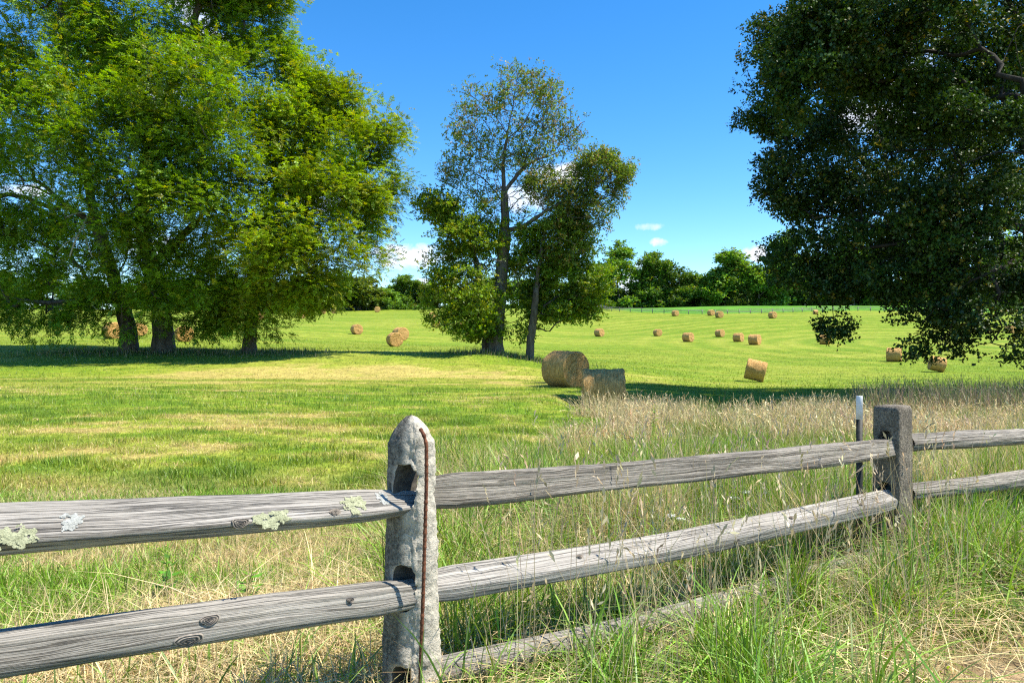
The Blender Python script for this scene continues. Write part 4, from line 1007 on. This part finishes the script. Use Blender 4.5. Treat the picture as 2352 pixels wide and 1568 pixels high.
def frac(pa, da, pb, db, px, k=.75):
    A = P(*pa, da); B = P(*pb, db); e = A + (A - B) * k; ts = np.linspace(0, 1, 900); q_ = e + (B - e) * ts[:, None]
    return ts[np.argmin(np.abs(CX + q_[:, 0] / np.maximum(q_[:, 1], .05) * F - px))]
for px, v, rx, rz, sd_ in ((476, .35, .026, .015, 1), (428, -.45, .034, .019, 2), (800, .30, .012, .009, 5)):
    knot(ll_, frac((0, 1502), 1.84, (948, 1362), 2.46, px), v, rx, rz, sd_)
knot(lu, rl_u(552), -.30, .024, .014, 3); knot(lu, rl_u(765), -.15, .018, .013, 4)
for u, v in ((.22, .45), (.66, .4), (.52, -.4), (.86, .3)): knot(rl, u, v, .016, .010, 6)

# concrete posts with real slots, cut by boolean then baked into the mesh
def bool_cut(me, cutters):
    o = bpy.data.objects.new('tmp', me); COL.objects.link(o); cs = []
    for cm in cutters:
        c = bpy.data.objects.new('tmpc', cm); COL.objects.link(c); cs.append(c)
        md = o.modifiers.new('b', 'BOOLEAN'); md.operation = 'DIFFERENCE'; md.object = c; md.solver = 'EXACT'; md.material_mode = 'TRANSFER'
    dg = bpy.context.evaluated_depsgraph_get(); dg.update()
    r = bpy.data.meshes.new_from_object(o.evaluated_get(dg))
    for c in cs + [o]: bpy.data.objects.remove(c)
    return r
def post_mesh(w_of, z0, z1, ang, top, seed, chip, rough, wornside=0., k=72, nz_=130):
    """square section rows; ang: direction of the slotted face's normal; chip(z): how deep the near right corner has spalled"""
    zs = np.linspace(z0, z1, nz_); th = np.arange(k) * 2 * np.pi / k
    ce, se = np.cos(th), np.sin(th); e = .22
    bx = np.sign(ce) * np.abs(ce) ** e; by = np.sign(se) * np.abs(se) ** e
    wx, wy = w_of(zs)
    tf = top(zs)
    X = bx[None] * (wx * tf)[:, None]; Y = by[None] * (wy * tf)[:, None]
    worn = np.zeros((nz_, k))
    # spall the +x,+y corner (local): cut along the plane x/wx + y/wy = 2 - c
    c = chip(zs)[:, None] + .34 * (fbm(np.stack([zs[:, None] * 6 + 0 * X, X * 5, Y * 5], -1), seed, 5) - .5) * (chip(zs)[:, None] > .05)
    ov = np.maximum(0, (X / (wx * tf)[:, None] + Y / (wy * tf)[:, None]) - (2 - c)) * .5
    X = X - ov * (wx * tf)[:, None]; Y = Y - ov * (wy * tf)[:, None]; worn = np.maximum(worn, sstep(.01, .06, ov)); worn = np.maximum(worn, wornside * sstep(.1, .45, bx[None] * 0 + by[None] - .35 * (fbm(np.stack([zs[:, None] * 20 + 0 * X, X * 30, Y * 30], -1), 31, 3) - .5)))
    p3 = np.stack([X, Y, zs[:, None] + 0 * X], -1)
    dn = (fbm(p3 * 17, seed + 1, 5) - .5) * .0065 * rough + (fbm(p3 * 110, seed + 2, 2) - .5) * .005 * rough
    rd = nrm(np.stack([X, Y], -1)); X = X + rd[..., 0] * dn * (1 + 1.2 * worn); Y = Y + rd[..., 1] * dn * (1 + 1.2 * worn)
    V = np.stack([X, Y, zs[:, None] + 0 * X], -1)
    ca, sa = math.cos(ang), math.sin(ang)
    Vr = np.stack([V[..., 0] * ca - V[..., 1] * sa, V[..., 0] * sa + V[..., 1] * ca, V[..., 2]], -1)
    Vr[-1, :, 2] += .010 * (fbm(np.stack([V[-1, :, 0] * 60, V[-1, :, 1] * 60, 0 * V[-1, :, 0]], -1), 5, 2) - .5)
    idx = np.arange(nz_ * k).reshape(nz_, k)
    Q = np.stack([idx[:-1], np.roll(idx[:-1], -1, 1), np.roll(idx[1:], -1, 1), idx[1:]], -1).reshape(-1, 4)
    Vf = Vr.reshape(-1, 3); C = np.repeat(worn.reshape(-1, 1), 3, 1)
    tc = len(Vf); Vf = np.vstack([Vf, Vr[-1].mean(0) + [0, 0, .006], Vr[0].mean(0)]); C = np.vstack([C, [[0, 0, 0], [0, 0, 0]]])
    Q2 = np.concatenate([np.stack([idx[-1], np.roll(idx[-1], -1), np.full(k, tc)], -1), np.stack([np.roll(idx[0], -1), idx[0], np.full(k, tc + 1)], -1)])
    return make_mesh('post', Vf, [Q, Q2], C)
def slot_cutter(z, hz, wy, ang, depth=.4, seed=0, off=0.):
    """rounded slot running along the local x axis"""
    k = 20; th = np.arange(k) * 2 * np.pi / k
    yy = wy * np.sign(np.cos(th)) * np.abs(np.cos(th)) ** .7 + off; zz = hz * np.sign(np.sin(th)) * np.abs(np.sin(th)) ** .7
    yy = yy + R.normal(0, .002, k); zz = zz + R.normal(0, .002, k)
    ca, sa = math.cos(ang), math.sin(ang); V = []
    for x in (-depth, depth):
        for a, b in zip(yy, zz): V.append((x * ca - a * sa, x * sa + a * ca, z + b))
    idx = np.arange(2 * k).reshape(2, k)
    Q = np.stack([idx[0], np.roll(idx[0], -1), np.roll(idx[1], -1), idx[1]], -1)
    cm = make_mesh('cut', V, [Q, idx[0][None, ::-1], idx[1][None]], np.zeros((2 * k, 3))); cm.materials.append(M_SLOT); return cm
M_SLOT = simple_mat('slot_shade', (.035, .031, .025), (.11, .098, .078), 60., .95, .003)  # shade of the hollow slots painted as a dark colour on the cut faces
M_C1 = concrete_mat('broken_concrete', (.20, .185, .145), (.04, .036, .03), (.47, .425, .34))
M_C2 = concrete_mat('pebbly_concrete', (.22, .19, .145), (.045, .038, .03), None, scale=1.1)
def fence_post(x, y, me, mat, label):
    o = link('post', me, mat, fence, (x - FO[0], y - FO[1], 0)); o['label'] = label
    if len(o.data.materials) == 0: o.data.materials.append(mat)
    return o
# post 1: local +x = slotted face normal, turned towards the camera; local +y is then the camera-right face
ang1 = math.atan2(-.80, -.60)
zt1 = CZ + (CY - 957) / F * 2.48
w1 = lambda z: (np.interp(z, [-.3, .1, .9, 1.1], [.078, .070, .055, .05]), np.interp(z, [-.3, .1, .9, 1.1], [.092, .082, .064, .058]))
top1 = lambda z: np.interp(z, [0, zt1 - .085, zt1 - .055, zt1 - .015, zt1], [1, 1, .86, .50, .22])
chip1 = lambda z: np.interp(z, [-.3, .0, .25, .45, .6, .75, .9, zt1 - .05, zt1], [.75, .75, .95, .80, 1.0, .82, .95, .8, .2])
zs1 = [CZ + (CY - v) / F * 2.44 for v in (1120, 1348, 1580)]
me = post_mesh(w1, -.35, zt1, ang1, top1, 3, chip1, 1.3, 1.)
me.materials.append(M_C1)
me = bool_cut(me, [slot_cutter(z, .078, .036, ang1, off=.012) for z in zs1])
p1 = fence_post(P1[0], P1[1], me, M_C1, 'pale broken concrete post with a rusty rod and pointed top')
# exposed reinforcing rod
pts = [P(965, 985, 2.395), P(973, 1000, 2.385), P(979, 1030, 2.385), P(979, 1090, 2.385), P(977, 1180, 2.38), P(974, 1280, 2.375), P(971, 1380, 2.37), P(967, 1480, 2.365), P(964, 1580, 2.36), P(962, 1640, 2.36)]
pp = resample(np.array(pts) + np.array([0.0, .006, 0]), .004); m = len(pp); rr = .0058 + (.0009 * (np.arange(m) % 6 < 2)) + .0003 * R.normal(0, 1, m)
V, Q = tubes(pp - np.array([P1[0], P1[1], 0]), np.arange(m) - 1, rr, (8, 8, 8))
link('reinforcing_rod', make_mesh('reinforcing_rod', V, [Q]), M_RUST, p1)
# post 2: square to the fence
ang2 = math.atan2(-FD[1], -FD[0])
zt2 = CZ + (CY - 931) / F * 4.22
w2_ = lambda z: (np.interp(z, [-.3, .9], [.083, .078]), np.interp(z, [-.3, .9], [.082, .078]))
top2 = lambda z: np.interp(z, [0, zt2 - .02, zt2], [1, 1, .90])
me = post_mesh(w2_, -.35, zt2, ang2, top2, 12, lambda z: 0 * z + .04, .9)
me.materials.append(M_C2)
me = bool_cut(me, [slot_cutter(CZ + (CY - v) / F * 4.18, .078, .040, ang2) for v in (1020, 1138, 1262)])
fence_post(P2[0], P2[1], me, M_C2, 'square brown pebbly concrete post with flat top')

# steel T post behind the top rail
def box_rows(rows):
    """rows: list of (z, list of xy) -> lofted prism"""
    k = len(rows[0][1]); V = [(x, y, z) for z, xy in rows for x, y in xy]; m = len(rows); idx = np.arange(m * k).reshape(m, k)
    Q = np.stack([idx[:-1], np.roll(idx[:-1], -1, 1), np.roll(idx[1:], -1, 1), idx[1:]], -1).reshape(-1, 4)
    return V, [Q, idx[0][None, ::-1], idx[-1][None]]
tp = P(1974, 1100, 4.14); zt = CZ + (CY - 909) / F * 4.14; zw = CZ + (CY - 963) / F * 4.14
tx_ = [(-.017, -.004), (.017, -.004), (.017, .001), (.003, .001), (.003, .022), (-.003, .022), (-.003, .001), (-.017, .001)]
root = empty('steel_fence_post', (tp[0], tp[1], 0)); root.rotation_euler = (0, 0, -.45); tag(root, 'thin dark steel stake with white painted top, behind the rail beside the square post', 'post')
V, Q = box_rows([(-.2, tx_), (zw, tx_)]); link('stake', make_mesh('stake', V, Q, smooth=False), M_TDARK, root)
V, Q = box_rows([(zw, tx_), (zt - .003, tx_), (zt, [(a * .93, b * .93) for a, b in tx_])]); link('painted_top', make_mesh('painted_top', V, Q, smooth=False), M_TWHITE, root)
for kk in range(14):
    z = .22 + kk * .05
    if z < zw - .03 and kk % 1 == 0 and kk in (4, 10):
        V, Q = box_rows([(z, [(-.007, -.010), (.007, -.010), (.007, -.0045), (-.007, -.0045)]), (z + .012, [(-.007, -.007), (.007, -.007), (.007, -.0045), (-.007, -.0045)])])
        link('stud', make_mesh('stud', V, Q, smooth=False), M_TDARK, root)

# ------------------------------------------------------------------ white lace flowers by the stake
def umbel(name, px, py, d, sz, heads, label):
    b = P(px, py, d); z0 = float(gz(b[0], b[1]))
    root = empty(name, (b[0], b[1], z0)); tag(root, label, 'wildflower', 'white lace wildflowers behind the fence')
    pos = [np.zeros(3)]; par = [-1]; hd = []
    top = b[2] - z0
    def add(p, j): pos.append(np.array(p, float)); par.append(j); return len(pos) - 1
    j1 = add((.01, 0, top * .45), 0)
    for (dx, dz) in heads:
        j2 = add((dx * .5, R.uniform(-.03, .03), top * .7 + dz * .3), j1); j3 = add((dx, R.uniform(-.05, .05), top + dz), j2); hd.append(pos[j3])
    pos = np.array(pos); V, Q = tubes(pos, np.array(par), np.full(len(pos), .0022), (5, 5, 5))
    st = make_mesh('stem', V, [Q], np.repeat([[.10, .17, .03]], len(V), 0)); link('stem', st, M_GRASS, root)
    for h in hd:
        m = 130; a = R.uniform(0, 6.283, m); q_ = np.sqrt(R.uniform(0, 1, m)) * sz
        c = h + np.stack([np.cos(a) * q_, np.sin(a) * q_, .15 * q_ + R.normal(0, .003, m)], -1)
        s = R.uniform(.003, .006, m)[:, None]; t1 = nrm(R.normal(0, 1, (m, 3)) * np.array([1, 1, .2])); t2 = nrm(np.cross(t1, np.array([0, 0, 1.]) + R.normal(0, .3, (m, 3))))
        V = np.stack([c + t1 * s, c + t2 * s, c - t1 * s, c - t2 * s], 1).reshape(-1, 3)
        link('flower_head', make_mesh('flower_head', V, [np.arange(len(V)).reshape(-1, 4)], smooth=False), M_FLOWER, root)
umbel('wild_carrot', 1700, 1145, 4.7, .032, [(-.03, .0), (.05, .03), (.03, -.06), (-.04, -.12)], 'loose cluster of white lace flowers between the two rails, left of the steel stake')
umbel('wild_carrot', 1545, 1188, 4.3, .026, [(0, 0), (.05, -.01)], 'white lace flower head just above the smooth bottom rail, next to a green seed ball')
umbel('wild_carrot', 1690, 1240, 4.1, .03, [(.0, .0), (.05, -.03), (.09, .01)], 'white lace flowers peeping out under the smooth bottom rail')

def weed(px, py, d, h, nl, label, col, big=.045):
    b = P(px, py, d); z0 = float(gz(b[0], b[1]))
    root = empty('leafy_weed', (b[0], b[1], z0)); tag(root, label, 'weed', 'broad leaved weeds along the fence')
    pos = resample([[0, 0, -.02], [.01, .02, h * .5], [.035, .01, h]], .03)
    V, Q = tubes(pos, np.arange(len(pos)) - 1, np.full(len(pos), .0022), (5, 5, 5))
    link('stem', make_mesh('stem', V, [Q], np.repeat([[.14, .17, .04]], len(V), 0)), M_GRASS, root)
    t = np.linspace(.15, 1, nl); c = np.stack([np.interp(t, np.linspace(0, 1, len(pos)), pos[:, k]) for k in range(3)], -1)
    a = np.arange(nl) * 2.4 + R.normal(0, .3, nl); ax = nrm(np.stack([np.cos(a), np.sin(a), R.uniform(-.1, .6, nl)], -1)); sd_ = nrm(np.cross(ax, [0, 0, 1.]))
    l = big * (1.5 - .8 * t) * R.uniform(.8, 1.3, nl)
    V, Q, C = leaf_quads(c, ax, sd_, l, l * .5, colvar(np.array(col), nl, .2))
    link('leaves', make_mesh('leaves', V, [Q], C), M_GRASS, root)
weed(372, 1350, 3.55, .24, 16, 'green leafy weed between the left rails, farther from the pale post', (.10, .25, .02), .07)
weed(560, 1352, 3.45, .19, 14, 'green leafy weed between the left rails, halfway to the pale post', (.11, .27, .02), .075)
weed(1640, 1180, 4.9, .55, 40, 'tall dark stemmed leafy weed by the lace flowers between the rails', (.09, .15, .03), .05)
weed(1905, 1290, 4.1, .42, 34, 'dark leafy weed under the bottom rail beside the steel stake', (.06, .15, .02), .06)
weed(1500, 1010, 10.5, .55, 34, 'yellowish leafy weed in the dry grass left of the steel stake', (.20, .27, .03), .08)

# ------------------------------------------------------------------ far fences
def far_fence(name, pts, label, gap, hgt, rails, pr, rr):
    p = resample(np.array([[a, b, gz(a, b)] for a, b, _ in pts]), gap); p[:, 2] = gz(p[:, 0], p[:, 1])
    root = empty(name, tuple(p[0])); tag(root, label, 'fence')
    for q_ in p:
        o = q_ - p[0]
        tw = R.normal(0, .03, 2)
        V, Q = box_rows([(-.2, [(-pr, -pr), (pr, -pr), (pr, pr), (-pr, pr)]), (hgt * .98, [(-pr + tw[0], -pr + tw[1]), (pr + tw[0], -pr + tw[1]), (pr + tw[0], pr + tw[1]), (-pr + tw[0], pr + tw[1])])])
        link('post', make_mesh('post', np.array(V) + o, Q, smooth=False), M_FARWOOD, root)
    for zf in rails:
        pos = p - p[0] + np.array([0, 0, hgt * zf]); pos = pos + R.normal(0, .03, pos.shape) * np.array([0, 0, 1])
        V, Q = tubes(pos, np.arange(len(pos)) - 1, np.full(len(pos), rr), (5, 5, 5))
        link('rail', make_mesh('rail', V, [Q]), M_FARWOOD, root)
far_fence('rail_fence', FF, 'far split rail fence along the hill crest in front of the wood on the right', 3.4, 1.25, (.35, .62, .9), .085, .065)
FL = [ground_hit(a, b) for a, b in ((600, 717), (680, 717), (760, 715), (840, 713), (920, 710), (940, 709))]
far_fence('wire_fence', FL, 'thin wire fence of slim posts on the far crest left of the centre trees', 4.0, 1.2, (.5, .9), .06, .015)
# white gate on the crest
gp = ground_hit(972, 709); root = empty('field_gate', tuple(gp)); tag(root, 'small white field gate on the far crest behind the row of three bales', 'gate')
for k, (dx, w_) in enumerate(((-1.2, .07), (1.2, .07))):
    V, Q = box_rows([(-.1, [(dx - w_, -w_), (dx + w_, -w_), (dx + w_, w_), (dx - w_, w_)]), (1.35, [(dx - w_, -w_), (dx + w_, -w_), (dx + w_, w_), (dx - w_, w_)])]); link('gate_post', make_mesh('gate_post', V, Q, smooth=False), M_TWHITE, root)
V = []; Qs = []
for z in (.35, .7, 1.1):
    v, q_ = box_rows([(z, [(-1.12, -.03), (1.12, -.03), (1.12, .03), (-1.12, .03)]), (z + .1, [(-1.12, -.03), (1.12, -.03), (1.12, .03), (-1.12, .03)])])
    n0 = len(V); V += v; Qs += [a + n0 for a in q_]
link('gate_bars', make_mesh('gate_bars', V, Qs, smooth=False), M_TWHITE, root)

# dead limb of the first walnut
wal = bpy.data.objects['walnut_tree']
pos = []; par = []
for ti, pl in enumerate(dead):
    q_ = resample(pl, .25); j = -1 if ti == 0 else int(np.argmin(np.linalg.norm(np.array(pos) - q_[0], axis=1)))
    for a in (q_ if ti == 0 else q_[1:]): pos.append(a); par.append(j); j = len(pos) - 1
pos = np.array(pos); rad = np.interp(np.arange(len(pos)), [0, len(pos)], [.06, .018])
V, Q = tubes(pos - np.array(wal.location), np.array(par), rad, (6, 6, 5))
o = link('dead_branch', make_mesh('dead_branch', V, [Q]), M_DEAD, wal); o['label'] = 'bare bleached dead branch'

# ------------------------------------------------------------------ light, sky, camera
EL = math.radians(59); AZ = np.array([1., -.14]); AZ = AZ / np.linalg.norm(AZ)
sd = Vector((AZ[0] * math.cos(EL), AZ[1] * math.cos(EL), math.sin(EL)))
sl = bpy.data.lights.new('sun', 'SUN'); sl.energy = 5.0; sl.angle = math.radians(.53); sl.color = (1, .935, .82)
so = bpy.data.objects.new('sun', sl); COL.objects.link(so); so.rotation_euler = (-sd).to_track_quat('-Z', 'Y').to_euler()

wd = bpy.data.worlds.new('World'); sc.world = wd; wd.use_nodes = True; nt = wd.node_tree
for n in list(nt.nodes): nt.nodes.remove(n)
def WN(k, **kw):
    n = nt.nodes.new('ShaderNode' + k)
    for a, b in kw.items():
        if a in n.bl_rna.properties and a not in n.inputs: setattr(n, a, b)
        else: n.inputs[a].default_value = b
    return n
def WL(a, ao, b, bi): nt.links.new(a.outputs[ao], b.inputs[bi])
def wm(op, a, b=None):
    n = WN('Math', operation=op)
    for i, v in enumerate((a, b)):
        if v is None: continue
        if isinstance(v, (int, float)): n.inputs[i].default_value = v
        else: nt.links.new(v.outputs['Value'] if 'Value' in v.outputs else v.outputs[0], n.inputs[i])
    return n
sky = WN('TexSky', sky_type='NISHITA'); sky.sun_disc = False; sky.sun_elevation = EL; sky.sun_rotation = math.atan2(AZ[0], AZ[1])
sky.altitude = 1500; sky.air_density = 1.0; sky.dust_density = .1; sky.ozone_density = 3.0
hs = WN('HueSaturation', Saturation=1.33, Value=1.22); WL(sky, 0, hs, 4)
tc = WN('TexCoord')
nz = WN('TexNoise', Scale=38.0, Detail=7.0, Roughness=.62); WL(tc, 0, nz, 0)
nzv = wm('SUBTRACT', nz, .5)
CLOUDS = [  # photo px, py, half width, half height, strength : small fair-weather cumulus, fixed directions in the sky
 (940, 588, 98, 30, 1.0), (972, 655, 26, 16, .9), (1280, 405, 78, 30, 1.0), (1200, 455, 50, 36, .8), (1494, 521, 32, 10, .6), (1513, 555, 22, 11, .9), (1728, 583, 34, 22, 1.0),
 (1470, 640, 60, 40, .8), (470, 110, 60, 34, .95), (380, 240, 60, 40, .7), (440, 15, 40, 40, .8), (70, 438, 60, 16, .9), (330, 560, 60, 40, .8), (2095, 170, 80, 50, .9), (1990, 270, 90, 42, .9), (2190, 550, 120, 30, .7), (740, 470, 60, 30, .6),
 (2900, 300, 260, 90, 1.0), (-400, 250, 240, 90, 1.0)]
mask = None
for px, py, rx, ry, st in CLOUDS:
    c = nrm(np.array([(px - CX) / F, 1, (CY - py) / F])); e1 = nrm(np.cross(c, [0, 0, 1.])); e2 = np.cross(e1, c)
    def dot(v):
        n = WN('VectorMath', operation='DOT_PRODUCT'); WL(tc, 0, n, 0); n.inputs[1].default_value = tuple(v); return n
    a = wm('MULTIPLY', dot(e1), F / rx); b = wm('MULTIPLY', dot(e2), F / ry)
    # flat bases: squash below the middle
    q_ = wm('ADD', wm('MULTIPLY', a, a), wm('MULTIPLY', b, b))
    v = wm('ADD', wm('SUBTRACT', 1.0, q_), wm('MULTIPLY', nzv, 4.6))
    v = wm('MULTIPLY', wm('MULTIPLY', v, wm('GREATER_THAN', dot(c), .5)), 1.05 * st)
    v = wm('MINIMUM', wm('MAXIMUM', v, 0.0), st)
    mask = v if mask is None else wm('MAXIMUM', mask, v)
cl = WN('MixRGB'); nt.links.new(mask.outputs[0], cl.inputs[0]); WL(hs, 0, cl, 1); cl.inputs[2].default_value = (5.2, 5.4, 5.8, 1)
bg = WN('Background', Strength=.115); WL(cl, 0, bg, 0)
ow = WN('OutputWorld'); WL(bg, 0, ow, 0)

cd = bpy.data.cameras.new('camera'); cam = bpy.data.objects.new('camera', cd); COL.objects.link(cam)
cam.location = (0, 0, CZ); cam.rotation_euler = (math.radians(90), 0, 0)
cd.sensor_fit = 'HORIZONTAL'; cd.sensor_width = 36; cd.lens = 36 * F / 2352.0; cd.clip_start = .05; cd.clip_end = 12000
sc.camera = cam
sc.view_settings.view_transform = 'Standard'; sc.view_settings.look = 'None'; sc.view_settings.gamma = 1
sc.view_settings.exposure = .95
sc.cycles.max_bounces = 6; sc.cycles.diffuse_bounces = 3; sc.cycles.glossy_bounces = 2; sc.cycles.transmission_bounces = 4
sc.cycles.use_denoising = False; sc.cycles.filter_width = 1.2
print('done', time.time() - T0)
